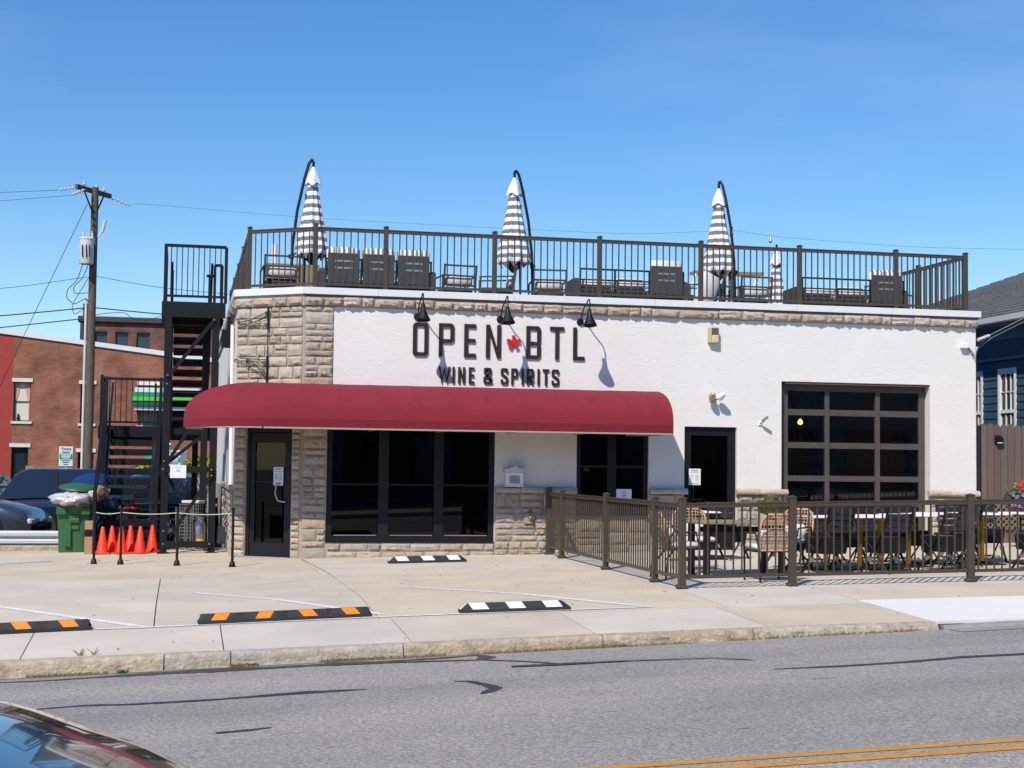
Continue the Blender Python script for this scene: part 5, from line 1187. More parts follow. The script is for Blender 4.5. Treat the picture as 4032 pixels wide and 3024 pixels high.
for p in ((.53, 26.9, 4.08), (-.24, 26.9, 3.1), (-.25, 26.9, 2.95), (-.27, 26.9, 1.62), (-.28, 26.9, 1.48), (.54, 26.9, 1.48), (.54, 26.9, 1.38), (-.25, 26.9, .42), (-.25, 26.9, .2), (.53, 26.9, .2)): MB().lathe([(.001, .012), (.013, .01), (.016, 0)], n=8).build('bolt', M_STEEL, ST, loc=p).rotation_euler = (math.pi/2, 0, 0)
# top landing
MB().box(-.32, 27.0, 4.12, .72, 27.05, 4.39).build('landing_edge', M_BLACK, ST); MB().box(-.32, 28.4, 4.12, .72, 28.45, 4.39).build('landing_edge', M_BLACK, ST)
MB().box(-.37, 27.0, 4.12, -.321, 28.45, 4.39).build('landing_edge', M_BLACK, ST); MB().box(-.32, 27.051, 4.34, .72, 28.399, 4.38).build('landing_plate', M_BLACK, ST)
def guard(pts, z0, z1, n, par=ST, low=.11):
    for i in range(len(pts)-1):
        a, b = Vector(pts[i]), Vector(pts[i+1])
        bar((a.x, a.y, z1), (b.x, b.y, z1), .05, .05, 'rail'); bar((a.x, a.y, z0+low), (b.x, b.y, z0+low), .04, .04, 'rail')
        for k in range(1, n[i]): p = a.lerp(b, k/n[i]); bar((p.x, p.y, z0+low+.02), (p.x, p.y, z1-.02), .016, .016, 'baluster')
    for p in pts: bar((p[0], p[1], z0), (p[0], p[1], z1), .055, .055, 'rail_post')
guard([(-.32, 28.42, 0), (-.32, 27.03, 0), (.715, 27.03, 0)], 4.38, 5.37, (12, 11))
for (x, z) in ((-.21, 5.1), (.46, 5.02), (.55, 5.22)): bar((x, 28.38, 4.38), (x, 28.38, z), .05, .05, 'rail_post')
bar((.55, 28.38, 5.22), (.68, 28.38, 5.22), .05, .05, 'rail'); bar((.68, 28.38, 4.38), (.68, 28.38, 5.22), .05, .05, 'rail_post'); bar((.40, 28.38, 5.02), (.55, 28.38, 5.02), .05, .05, 'rail')
# upper flight climbs towards the street
def flight(x0, x1, ya, za, yb, zb, n, rails=True):
    for x in (x0-.03, x1+.03): bar((x, ya, za-.06), (x, yb, zb-.06), .04, .25, 'stringer')
    for k in range(1, n+1):
        t = (k-.3)/n; y = ya+(yb-ya)*t; z = za+(zb-za)*t; s_ = 1 if yb > ya else -1
        mb = MB(); mb.box(x0, min(y, y+s_*.26), z-.03, x1, max(y, y+s_*.26), z); f0 = y if s_ > 0 else y-.012+.0
        mb.box(x0, y-.006, z-.125, x1, y+.006, z-.031); mb.build('tread', M_BLACK, ST)
flight(-.17, .46, 31.2, 2.30, 28.42, 4.34, 11)
flight(-1.33, -.50, 27.75, .05, 31.2, 2.27, 12)
# mid landing
MB().box(-1.55, 31.2, 2.05, .60, 31.25, 2.31).build('landing_edge', M_BLACK, ST); MB().box(-1.55, 32.25, 2.05, .60, 32.3, 2.31).build('landing_edge', M_BLACK, ST)
MB().box(-1.6, 31.2, 2.05, -1.551, 32.3, 2.31).build('landing_edge', M_BLACK, ST); MB().box(-1.55, 31.251, 2.27, .60, 32.249, 2.305).build('landing_plate', M_BLACK, ST)
guard([(-1.55, 31.3, 0), (-1.55, 32.27, 0), (-.2, 32.27, 0)], 2.30, 3.30, (8, 12))
# handrails of the lower flight
for x, r_ in ((-1.45, 1), (-.40, 1)):
    for dz, w in ((.95, .05), (.12, .035)): bar((x, 27.8, .10+dz), (x, 31.2, 2.30+dz), w, w, 'rail')
    for k in range(1, 26): t = k/26; y = 27.8+3.4*t; z = .10+2.2*t; bar((x, y, z+.13), (x, y, z+.93), .014, .014, 'baluster')
    for t in (0.0, 1.0): y = 27.8+3.4*t; z = .10+2.2*t; bar((x, y, z-.1), (x, y, z+.98), .06, .06, 'rail_post')
for x in (-1.33, -.5): bar((x, 27.9, 0.5), (x, 31.2, 3.15), .04, .04, 'rail')
for x in (-.22, .50):
    bar((x, 31.2, 3.2), (x, 28.45, 5.25), .045, .045, 'rail')
    for t in (0, .5): y = 31.2-2.75*t; bar((x, y, 2.25+2.05*t), (x, y, 3.2+2.05*t), .045, .045, 'rail_post')
paper('stair_notice', 'white paper notice fixed to the black stair frame', -.16, 26.90, 1.33, .27, .22, 0, [(.25, .75, .82, .003, 0), (.35, .65, .70, .003, 0), (.38, .62, .52, .012, 0)])

# ------------------------------------------------------------------ bins, boxes, cones under the stair
def wheelie(m):
    r = thing('wheeled_bin', '', 'bin', (0, 0, 0))
    def sec(z, w, d): return [(-w, -d, z), (-w*.55, -d-.015, z), (w*.55, -d-.015, z), (w, -d, z), (w, d, z), (-w, d, z)]
    ss = [sec(0, .24, .24), sec(.35, .255, .26), sec(.36, .255, .26), sec(.80, .285, .30), sec(.92, .29, .31)]; vs = [p for s_ in ss for p in s_]; fs = [tuple(range(6))[::-1]]
    for j in range(4):
        for i in range(6): fs.append((j*6+i, j*6+(i+1) % 6, (j+1)*6+(i+1) % 6, (j+1)*6+i))
    MB().add(vs, fs).build('bin_body', m, r, bevel=.012)
    MB().bbox(-.30, -.335, .88, .30, .32, .93, .012).build('rim', m, r)
    for x in (-.2, .2): MB().bbox(x-.085, -.36, .66, x+.085, -.30, .80 if x < 0 else .78, .012).build('lifting_ledge', m, r)
    MB().bbox(-.14, -.315, .10, -.03, -.262, .52, .008).build('front_rib', m, r); MB().bbox(-.03, -.31, .40, .10, -.262, .47, .008).build('front_rib', m, r)
    MB().bbox(-.07, -.33, .52, .11, -.28, .66, .01).build('handle_pocket', m, r); MB().obox((-.05, -.335, .585), (.09, -.335, .585), .012, .012).build('grab_bar', M_STEEL, r)
    for x in (-.24, .24): MB().lathe([(.001, -.03), (.1, -.03), (.1, .03), (.001, .03)], n=14).build('wheel', M_TYRE, r, loc=(x, .26, .1)).rotation_euler = (0, math.pi/2, 0)
    return r
GB = wheelie(M_GREENP); GB.location = (-1.80, 28.1, g(-1.8, 28.1)); GB['label'] = 'green wheeled bin with clear bag overflowing under its lid'
def bag(parent, c, rad, seed, nm='bin_bag'):
    rr = random.Random(seed); vs = []; fs = []; n, mrow = 28, 12
    bumps = [(rr.uniform(0, 6.28), rr.uniform(0, 3.14), rr.uniform(.08, .3), rr.choice((2, 3, 5, 7))) for _ in range(16)]
    for j in range(mrow+1):
        p = math.pi*j/mrow
        for i in range(n):
            a = 2*math.pi*i/n; k = 1+sum(b[2]*.25*math.sin(a*b[3]+b[0])*math.sin(p*b[3]+b[1]) for b in bumps)
            vs.append((c[0]+rad[0]*k*math.sin(p)*math.cos(a), c[1]+rad[1]*k*math.sin(p)*math.sin(a), c[2]+rad[2]*k*math.cos(p)))
    for j in range(mrow):
        for i in range(n): fs.append((j*n+i, j*n+(i+1) % n, (j+1)*n+(i+1) % n, (j+1)*n+i))
    return MB().add(vs, fs).build(nm, M_BAG, parent, smooth=70)
tb = thing('clear_rubbish_bag', 'crumpled clear plastic rubbish bag bulging out of the green bin', 'bag', (-1.82, 28.0, .9)); bag(tb, (-1.84, 27.93, .93), (.37, .36, .13), 4)
lid = MB(); lid.lathe([(.001, .06), (.20, .05), (.31, .02), (.325, -.01), (.30, -.015), (.001, -.01)], n=22, sx=1, sy=1.05); l = lid.build('lid', M_GREENP, GB, smooth=40, loc=wpos(GB)+Vector((.04, -.02, 1.13))); l.rotation_euler = (R_(8), R_(2), 0)
BB = wheelie(M_BLUEPL); BB.location = (-1.38, 29.3, g(-1.4, 28.6)); BB['label'] = 'dark blue wheeled bin behind the green bin with its lid raised'
l = MB().lathe([(.001, .05), (.22, .045), (.33, .02), (.345, -.01), (.001, -.01)], n=22, sx=1.05).build('lid', M_BLUEPL, BB, smooth=40, loc=wpos(BB)+Vector((-.22, -.2, 1.22))); l.rotation_euler = (R_(24), R_(-9), 0)
t = thing('paper_rubbish', 'white paper and cardboard rubbish heaped on the blue bin', 'rubbish', (-1.42, 28.9, 1.0)); bag(t, (-1.48, 28.75, 1.0), (.14, .15, .15), 9)
o = MB().bbox(-.10, -.08, 0, .10, .08, .14, .003).build('cardboard_piece', M_CARD, t, loc=(-1.37, 28.6, 1.0)); o.rotation_euler = (.3, .25, .4)
t = thing('cardboard_box', 'tall flattened brown cardboard box standing between the bins and the cones', 'box', (-1.52, 27.3, g(-1.5, 27.3))); z = t.location.z
MB().bbox(-1.57, 27.25, z, -1.44, 27.6, z+.56, .004).build('box_body', M_CARD, t, bevel=0); MB().box(-1.572, 27.247, z+.30, -1.438, 27.249, z+.42).build('tape', M_BLACK, t)
def cone():
    r = thing('traffic_cone', '', 'traffic cone', (0, 0, 0), 'orange traffic cones under the stair')
    MB().bbox(-.135, -.135, 0, .135, .135, .025, .012).build('base', M_CONE, r); MB().lathe([(.105, .02), (.10, .035), (.028, .455), (.022, .465), (.001, .467)], n=20).build('cone_body', M_CONE, r, smooth=50)
    return r
cn = cone()
cs = [(-1.265, 27.15, 'leftmost orange traffic cone, beside the cardboard box'), (-1.12, 27.45, 'orange traffic cone tucked behind the leftmost one'), (-.95, 27.12, 'orange traffic cone left of the second pipe post'), (-.81, 27.45, 'orange traffic cone with black tape marks behind the second pipe post'), (-.635, 27.1, 'large front orange traffic cone right of the second pipe post'), (-.44, 27.5, 'rightmost orange traffic cone, next to the bicycle wheel')]
for i, (x, y, lab) in enumerate(cs):
    o = cn if i == 0 else dup(cn, (0, 0, 0)); o.location = (x, y, g(x, y)+.004); o['label'] = lab; o.rotation_euler = (0, 0, i*.2)
    if i == 3:
        for k in range(5): tt = MB().obox((-.02+.012*k, -.075+.008*k, .12+.03*k), (.03-.01*k, -.085+.012*k, .18+.04*k), .006, .014).build('tape_mark', M_BLACK, None); tt.parent = o
t = thing('bicycle', 'dark bicycle parked behind the cones under the stair', 'bicycle', (-.3, 28.7, g(-.3, 28.6))); z = t.location.z
for x in (-1.15, -.12):
    w_ = MB(); w_.tube([(x+.31*math.cos(a), 28.7, z+.33+.31*math.sin(a)) for a in [i*2*math.pi/28 for i in range(29)]], .018, 6, cap=False); w_.build('tyre', M_TYRE, t, smooth=50)
    s_ = MB()
    for i in range(14): a = i*math.pi/7; s_.tube([(x, 28.7, z+.33), (x+.3*math.cos(a), 28.7, z+.33+.3*math.sin(a))], .003, 4)
    s_.lathe([(.001, -.03), (.03, -.03), (.03, .03), (.001, .03)], c=(x, 28.7, z+.33), n=8); s_.build('spokes', M_GREY, t)
f = MB()
for a, b in (((-1.15, .33), (-.9, .80)), ((-.9, .80), (-.28, .82)), ((-.28, .82), (-.12, .33)), ((-.78, .30), (-.3, .75)), ((-.78, .30), (-.9, .85)), ((-1.15, .33), (-.78, .30)), ((-.28, .82), (-.25, .98)), ((-.25, .98), (-.12, 1.0))): f.tube([(a[0], 28.7, z+a[1]), (b[0], 28.7, z+b[1])], .016, 6)
f.build('frame', M_BLACK, t); MB().bbox(-1.02, 28.64, z+.85, -.80, 28.76, z+.90, .02).build('saddle', M_BLACK, t)
t = thing('metal_keg', 'tall silver metal keg with orange and yellow print behind the third pipe post', 'keg', (.36, 27.75, g(.4, 27.7))); z = t.location.z
MB().lathe([(.09, .0), (.105, .03), (.105, .36), (.09, .44), (.06, .49), (.075, .52), (.075, .55), (.06, .55)], c=(.37, 27.75, z+.05), n=22).build('keg_body', M_STEEL, t, smooth=40)
MB().lathe([(.1062, .06), (.1062, .16)], c=(.37, 27.75, z+.05), n=22, a0=-2.4, a1=-.4).build('print_band', mat('keg_print', (.75, .30, .03), .5, col2=(.6, .5, .05), vscale=20), t)
t = thing('wire_crates', 'stacked wire crates with white lid beside the metal keg', 'crate', (.15, 28.1, g(.2, 28))); z = t.location.z; wc = MB()
for (x0, x1, z0, z1) in ((-.05, .14, .1, .75), (.02, .25, .15, .82), (.22, .42, .55, .82)):
    for k in range(6): x = x0+(x1-x0)*k/5; wc.obox((x, 28.0, z+z0), (x, 28.0, z+z1), .008, .008)
    for k in range(int((z1-z0)/.06)+1): zz = z+z0+k*.06; wc.obox((x0, 28.0, zz), (x1, 28.0, zz), .008, .008)
    wc.obox((x0, 28.0, z+z1), (x0, 28.3, z+z1), .01, .01); wc.obox((x1, 28.0, z+z1), (x1, 28.3, z+z1), .01, .01); wc.obox((x0, 28.3, z), (x0, 28.3, z+z1), .01, .01); wc.obox((x1, 28.3, z), (x1, 28.3, z+z1), .01, .01)
wc.build('wire_mesh', M_GREY, t); MB().bbox(.05, 27.98, z+.83, .46, 28.32, z+.88, .01).build('lid', M_CUSH, t)
t = thing('pole_stand', 'folded pole standing in a round black weighted base beside the keg', 'stand', (.54, 27.6, g(.5, 27.6))); z = t.location.z
MB().lathe([(.10, 0), (.105, .15), (.08, .17), (.02, .175)], c=(.54, 27.6, z), n=20).build('weighted_base', M_RUBBER, t, smooth=40); MB().tube([(.53, 27.6, z+.1), (.50, 27.6, z+1.12)], .024, 8).build('pole_body', M_GREY, t); MB().tube([(.545, 27.58, z+.5), (.53, 27.58, z+1.1)], .008, 6).build('red_strip', M_RED, t)
t = thing('gas_meter', 'small grey meter and pipes at the foot of the side wall', 'meter', (.80, 28.6, .1)); MB().bbox(.70, 28.5, .12, .87, 28.8, .42, .02).build('meter_body', M_GREY, t); MB().tube([(.78, 28.9, 0), (.78, 28.9, .62), (.84, 28.9, .62)], .018, 6).build('pipe', M_GREY, t)
MB().tube([(.84, 26.9, 4.0), (.86, 26.9, 1.2)], .03, 8).build('downpipe', M_WHITE, B)

# ------------------------------------------------------------------ guard rail and bush in the rear lot
t = thing('guard_rail', 'galvanised steel guard rail between the forecourt and the rear parking lot', 'guard rail', (-6, 29.8, -.3))
MB().add([(x, y, z) for x in (-13, -1.62) for (y, z) in ((29.80, .29), (29.74, .25), (29.74, .20), (29.80, .165), (29.80, .145), (29.74, .11), (29.74, .06), (29.80, .02), (29.81, .02), (29.81, .29))], [(i, (i+1) % 10, 10+(i+1) % 10, 10+i) for i in range(10)]).build('rail_beam', M_STEELG if 'M_STEELG' in globals() else M_TRANSF, t)
for k in range(6): MB().box(-12.6+k*2, 29.82, -.3, -12.5+k*2, 29.92, .27).build('post', M_GREY, t)
def bush(label, c, rad, n, m, m2, seed, loc):
    t = thing('shrub', label, 'shrub', loc, 'yellow green shrubs behind the parked cars'); rr = random.Random(seed)
    mb = MB(); leaf_cloud(mb, c, rad, n, .17, rr, shell=.8); mb.build('foliage', m, t)
    mb = MB(); leaf_cloud(mb, (c[0], c[1]+.1, c[2]-rad[2]*.45), (rad[0]*1.02, rad[1], rad[2]*.6), int(n*.6), .15, rr); mb.build('foliage', m2, t)
    s_ = MB()
    for k in range(5): s_.tube([(c[0], c[1], loc[2]), (c[0]+rr.uniform(-.6, .6)*rad[0], c[1]+rr.uniform(-.3, .3), c[2]+rr.uniform(-.1, .5))], .02, 5)
    s_.build('stem', M_POLEWOOD, t)
bush('yellow leafed shrub behind the stair, left clump', (-.75, 44, .75), (.75, .5, .95), 1700, M_LEAFY, M_LEAFG, 1, (-.75, 44, -.3)); bush('yellow leafed shrub behind the stair, right clump', (.55, 44.3, .80), (.85, .5, 1.0), 1900, M_LEAFY, M_LEAFG, 2, (.55, 44.3, -.3))
bush('yellow leafed shrub seen between the stair treads', (-2.0, 44.2, .55), (.6, .5, .85), 1100, M_LEAFY, M_LEAFG, 3, (-2.0, 44.2, -.3))

# ------------------------------------------------------------------ vehicles
def lerp_list(pts, x):
    if x <= pts[0][0]: return pts[0][1]
    for a, b in zip(pts[:-1], pts[1:]):
        if x <= b[0]: t = (x-a[0])/(b[0]-a[0]); t = t*t*(3-2*t)*.35+t*.65; return a[1]+(b[1]-a[1])*t
    return pts[-1][1]
def car(name, label, cat, L_, W, top, roof, paint, belt=.98, zb=.28, wheels=(.95, 3.75), wr=.36, n=34, nose=.12, tail_m=M_TAIL, group=None, rim_r=.24):
    """nose towards +x. top: shoulder line [(x,z)], roof: [(x,z)] outline of the cabin above the shoulder"""
    r = thing(name, label, cat, (0, 0, 0), group); vs = []; fs = []; h = W/2; K = 15
    for i in range(n+1):
        x = L_*i/n; e_ = min(x, L_-x); w = h*(1-.16*max(0, 1-e_/.55)**2); zt = lerp_list(top, x); zbb = zb+.10*max(0, 1-e_/.45)
        for (a, z) in ((1, zt+.055), (.80, zt+.05), (.62+.0, zt+.045)): pass
        sec = [(0, zt+.045), (w*.35, zt+.042), (w*.66, zt+.028), (w*.84, zt+.006), (w*.94, zt-.035), (w*.985, zt-.10), (w, zt-.22), (w*.985, (zt+zbb)/2), (w*.99, zbb+.12), (w*.95, zbb+.02), (w*.8, zbb), (0, zbb)]
        ring = sec+[(-a, b) for a, b in reversed(sec[1:-1])]; K = len(ring); vs += [(x, a, b) for a, b in ring]
    for i in range(n):
        for k in range(K): fs.append((i*K+k, i*K+(k+1) % K, (i+1)*K+(k+1) % K, (i+1)*K+k))
    fs.append(tuple(range(K))); fs.append(tuple(n*K+k for k in range(K)))
    MB().add(vs, fs).build('body', paint, r, smooth=48)
    # cabin: glass house with roof skin and pillars
    x0, x1 = roof[0][0], roof[-1][0]; m_ = 22; vs = []; fs = []
    for i in range(m_+1):
        x = x0+(x1-x0)*i/m_; zt = lerp_list(top, x)+.01; zr_ = max(zt+.004, lerp_list(roof, x)); t = (zr_-zt)/.5; wb = h*.92; wt = h*(.92-.17*min(1.2, t))
        sec = [(wb, zt), (wt+.03, zr_-.07*min(1, t)), (wt-.03, zr_-.015*min(1, t)), (wt*.5, zr_+.012), (0, zr_+.018)]; ring = sec+[(-a, b) for a, b in reversed(sec[:-1])]; k2 = len(ring); vs += [(x, a, b) for a, b in ring]
    for i in range(m_):
        for k in range(k2-1): fs.append((i*k2+k, i*k2+k+1, (i+1)*k2+k+1, (i+1)*k2+k))
    side = [f_ for q, f_ in enumerate(fs)]
    roofi = []; glassi = []
    for q, f_ in enumerate(fs):
        k = q % (k2-1); i = q//(k2-1); x = x0+(x1-x0)*(i+.5)/m_
        steep = abs(lerp_list(roof, x+.05)-lerp_list(roof, x-.05)) > .028
        (glassi if ((k in (0, k2-2)) or (steep and 1 < k < k2-3)) else roofi).append(f_)
    MB().add(vs, roofi).build('roof', paint, r, smooth=40); MB().add(vs, glassi).build('window_glass', M_CARGLASS, r, smooth=30)
    for px in (x0+(x1-x0)*.36, x0+(x1-x0)*.62):
        zt = lerp_list(top, px); zr_ = lerp_list(roof, px)
        for s_ in (-1, 1): MB().obox((px, s_*h*.925, zt+.01), (px-.03, s_*(h*.765+.02), zr_-.06), .02, .07, up=(1, 0, 0)).build('pillar', M_BLACK, r)
    for wx in wheels:
        for s_ in (-1, 1):
            a = MB().lathe([(.001, 0), (wr+.06, 0), (wr+.06, .012), (wr+.02, .014)], n=24).build('wheel_arch', M_BLACK, r); a.location = (wx, s_*(h-.012), wr); a.rotation_euler = (R_(90 if s_ < 0 else -90), 0, 0)
            ty = MB().lathe([(rim_r, .0), (rim_r+.01, .025), (wr-.02, .03), (wr, .0), (wr, -.18), (rim_r, -.18)], n=28).build('tyre', M_TYRE, r, smooth=40); ty.location = (wx, s_*(h-.0), wr); ty.rotation_euler = (R_(90 if s_ < 0 else -90), 0, 0)
            rim = MB(); rim.lathe([(.001, -.02), (.05, -.01), (.05, -.05), (rim_r, -.06), (rim_r, .004), (rim_r-.03, .004), (rim_r-.03, -.05)], n=20)
            for k in range(5): an = k*1.2566; rim.obox((.04*math.cos(an), .04*math.sin(an), -.02), ((rim_r-.01)*math.cos(an), (rim_r-.01)*math.sin(an), -.01), .045, .02)
            q = rim.build('rim', M_GREY, ty, smooth=40)
    zt0 = lerp_list(top, .1); zt1 = lerp_list(top, L_-.1)
    for s_ in (-1, 1):
        MB().bbox(-.012, s_*h*.60-.13, zt0-.24, .16, s_*h*.60+.17, zt0-.05, .03).build('tail_light', tail_m, r) if s_ > 0 else MB().bbox(-.012, -h*.60-.17, zt0-.24, .16, -h*.60+.13, zt0-.05, .03).build('tail_light', tail_m, r)
        MB().bbox(L_-.28, min(s_*h*.48, s_*h*.86), zt1-.20, L_+.006, max(s_*h*.48, s_*h*.86), zt1-.08, .03).build('headlight', M_HEAD, r)
        MB().bbox(x1-.75, min(s_*h, s_*(h+.16)), belt-.02, x1-.60, max(s_*h, s_*(h+.16)), belt+.12, .03).build('mirror', paint, r)
    MB().bbox(L_-.03, -h*.42, zb+.16, L_+.012, h*.42, zt1-.14, .02).build('grille', M_BLACK, r); MB().bbox(-.015, -.27, .55, .01, .27, .68, .004).build('number_plate', M_WHITE, r)
    for s_ in (-1, 1):
        for hx in (x0+(x1-x0)*.40, x0+(x1-x0)*.68): MB().bbox(hx-.09, min(s_*h*.98, s_*(h+.02)), belt-.20, hx+.09, max(s_*h*.98, s_*(h+.02)), belt-.17, .006).build('door_handle', paint, r)
    return r
def pose(o, x, y, z, rz): o.location = (x, y, z); o.rotation_euler = (0, 0, rz)
suv = car('parked_suv', 'dark navy blue SUV parked side on behind the green bin', 'car', 4.9, 1.95, [(0, .86), (.12, 1.02), (1.0, 1.06), (3.4, 1.04), (4.2, 1.00), (4.75, .90), (4.9, .72)], [(.02, 1.06), (.42, 1.66), (.7, 1.73), (2.6, 1.74), (3.0, 1.68), (3.62, 1.08)], M_NAVY, belt=1.0, zb=.32, wheels=(.98, 3.95), wr=.38)
pose(suv, -4.15, 37.9, -.33, .04)
gc = car('parked_car', 'grey car nosing in at the left picture edge in front of the navy SUV', 'car', 4.5, 1.82, [(0, .80), (.15, .92), (1.0, .95), (3.0, .93), (3.9, .84), (4.35, .70), (4.5, .52)], [(.15, .95), (.8, 1.38), (1.2, 1.44), (2.3, 1.42), (3.05, .95)], M_GREYCAR, belt=.9, zb=.22, wheels=(.9, 3.6), wr=.33)
pose(gc, -7.15, 33.3, -.12, -.18)
wc_ = car('parked_car', 'white car behind the navy SUV at the left picture edge', 'car', 4.6, 1.82, [(0, .85), (.15, .95), (3.2, .95), (4.1, .86), (4.6, .6)], [(.2, .95), (.7, 1.42), (2.4, 1.45), (3.2, .97)], M_WHITECAR, belt=.9, zb=.25, wheels=(.9, 3.7), wr=.33)
pose(wc_, -11.0, 44.5, -.3, .02)
bs = car('parked_suv', 'black SUV seen from behind through the stair frame', 'car', 4.6, 1.86, [(0, .90), (.1, 1.0), (3.4, 1.0), (4.1, .95), (4.6, .7)], [(.05, 1.0), (.5, 1.56), (.8, 1.64), (2.6, 1.64), (3.4, 1.02)], M_BLKCAR, belt=.98, zb=.30, wheels=(.9, 3.7), wr=.36)
pose(bs, -.42, 33.2, -.30, R_(84))
lc = car('parked_car', 'dark car with pale windows seen between the stair treads', 'car', 4.5, 1.8, [(0, .85), (.15, .95), (3.2, .95), (4.0, .86), (4.5, .6)], [(.2, .95), (.7, 1.40), (2.4, 1.42), (3.2, .97)], M_NAVY, belt=.9, zb=.25, wheels=(.9, 3.6), wr=.33)
pose(lc, -2.1, 41.2, -.3, .05)
nc = car('parked_car', 'glossy black car hood in the lower left corner, parked on the near side', 'car', 4.8, 1.86, [(0, .95), (.15, 1.12), (1.0, 1.22), (3.0, 1.36), (3.55, 1.345), (3.9, 1.29), (4.2, 1.19), (4.5, 1.05), (4.7, .86), (4.8, .66)], [(.1, 1.15), (.6, 1.55), (1.0, 1.64), (2.0, 1.63), (2.95, 1.35)], M_BLKCAR, belt=1.15, zb=.30, wheels=(.95, 3.75), wr=.35, n=70)
pose(nc, -4.33, 3.42, road(-1, 3.4)-.01, 0)

# ------------------------------------------------------------------ far left: brick buildings
BK = thing('brick_building', 'long orange brown brick building with sloping white coping and a red painted end', 'building', (0, 64, -.3))
def slope(x): return 5.87-.113*(x+.0)
def wallpoly(x0, x1, zb_, ops, y0, y1, m, par, name='wall', zt=slope):
    """wall between x0 and x1 with rectangular openings, built from strips"""
    xs_ = sorted({x0, x1, *[o[0] for o in ops if x0 < o[0] < x1], *[o[1] for o in ops if x0 < o[1] < x1]}); mb = MB()
    for a, b in zip(xs_[:-1], xs_[1:]):
        spans = sorted([(o[2], o[3]) for o in ops if o[0] <= a+1e-6 and o[1] >= b-1e-6]); z = zb_
        segs = []
        for s_ in spans: segs.append((z, s_[0])); z = s_[1]
        for (p, q) in segs: mb.box(a, y0, p, b, y1, q)
        ta, tb_ = zt(a), zt(b); mb.add([(a, y0, z), (b, y0, z), (b, y1, z), (a, y1, z), (a, y0, ta), (b, y0, tb_), (b, y1, tb_), (a, y1, ta)], [(0, 3, 2, 1), (4, 5, 6, 7), (0, 1, 5, 4), (1, 2, 6, 5), (2, 3, 7, 6), (3, 0, 4, 7)])
    return mb.build(name, m, par)
ops = [(-6.59, -5.93, 3.17, 4.75), (-4.00, -3.45, 3.12, 4.72), (-1.70, -.90, 3.08, 4.73), (-6.61, -5.96, -.25, 2.13), (-4.04, -3.42, -.25, 1.96)]
wallpoly(-16, -6.62, -.3, [], 64, 64.4, M_REDWALL, BK); wallpoly(-6.62, 6.5, -.3, ops, 64, 64.4, M_BRICK, BK)
MB().add([(x, y, slope(x)+dz) for x in (-16, 6.5) for (y, dz) in ((63.93, 0), (63.93, .19), (64.5, .19), (64.5, 0))], [(0, 1, 5, 4), (1, 2, 6, 5), (2, 3, 7, 6), (3, 0, 4, 7), (0, 3, 2, 1), (4, 5, 6, 7)]).build('coping', M_CAP, BK)
MB().box(-16, 64.41, -.3, 6.5, 84, 5.0).build('rear_block', M_DARKBR, BK)
def bwin(x0, x1, z0, z1, y, curt, par=BK, lint=True, ov=.07):
    f = winframe('window', x0, x1, z0, z1, y+.12, [], [((z0+z1)/2-.02, (z0+z1)/2+.02)], M_DARKBR, .04, M_DKGLASS if not curt else M_CREAM, .08, par)
    if lint:
        MB().box(x0-ov, y-.05, z1+.001, x1+ov, y+.1, z1+.15).build('lintel', M_LINTEL, par); MB().box(x0-ov, y-.06, z0-.10, x1+ov, y+.1, z0-.001).build('sill', M_LINTEL, par)
    return f
f = bwin(-6.59, -5.93, 3.17, 4.75, 64, True)
for s_, pl in (('l', [(-6.55, 3.22), (-6.55, 4.71), (-6.36, 4.71), (-6.40, 4.3), (-6.49, 3.95), (-6.52, 3.22)]), ('r', [(-5.97, 3.22), (-5.97, 4.71), (-6.16, 4.71), (-6.12, 4.3), (-6.03, 3.95), (-6.0, 3.22)])): MB().prism(pl, 64.135, 64.155).build('curtain', M_PINKC, f)
MB().lathe([(.05, 0), (.055, .1), (.03, .17), (.045, .22), (.001, .27)], c=(-6.40, 64.11, 3.22), n=10).build('cat_figure', M_BLACK, f)
f = bwin(-4.00, -3.45, 3.12, 4.72, 64, False); MB().box(-3.96, 64.14, 3.16, -3.49, 64.15, 4.68).build('board', M_BRICK2, f)
f = bwin(-1.70, -.90, 3.08, 4.73, 64, False); MB().box(-1.66, 64.14, 3.12, -.94, 64.15, 3.9).build('board', mat('tan_board', (.28, .25, .18), .9), f)
for (x0, x1, z1) in ((-6.61, -5.96, 2.13), (-4.04, -3.42, 1.96)):
    d_ = MB().box(x0, 64.15, -.25, x1, 64.22, z1).build('door', M_BLACK, BK); MB().box(x0-.08, 63.95, z1+.001, x1+.08, 64.1, z1+.15).build('lintel', M_LINTEL, BK)
    MB().box(x0+.18, 64.13, .3, x1-.12, 64.149, z1-.25).build('pane', M_DKGLASS, d_)
t = thing('window_awning', 'round backed green awning sign with lime stripe and white bands on the brick wall', 'awning', (-.5, 63.6, 4.1))
for (z0, z1, m, dd) in ((4.41, 4.60, M_CAP, .0), (4.22, 4.41, M_GREENAW, .10), (4.05, 4.22, M_LIME, .14), (3.85, 4.05, M_DKGREEN, .10), (3.68, 3.84, M_CAP, .0)):
    MB().bbox(-1.85-dd*.6, 63.30-dd, z0+.001, .72, 63.9, z1, .01).build('band', m, t)
t = thing('domed_kiosk', 'green and grey dome canopy over a kiosk behind the parked cars', 'kiosk', (-.35, 50, -.3))
MB().lathe([(.001, .75), (.3, .70), (.52, .52), (.6, .25), (.6, .0)], c=(-.55, 50, 1.35), n=20).build('dome', M_GREENAW, t, smooth=35); MB().lathe([(.001, .5), (.16, .45), (.3, .25), (.34, 0)], c=(-.30, 49.5, 1.36), n=16).build('grey_shell', M_TRANSF, t, smooth=40)
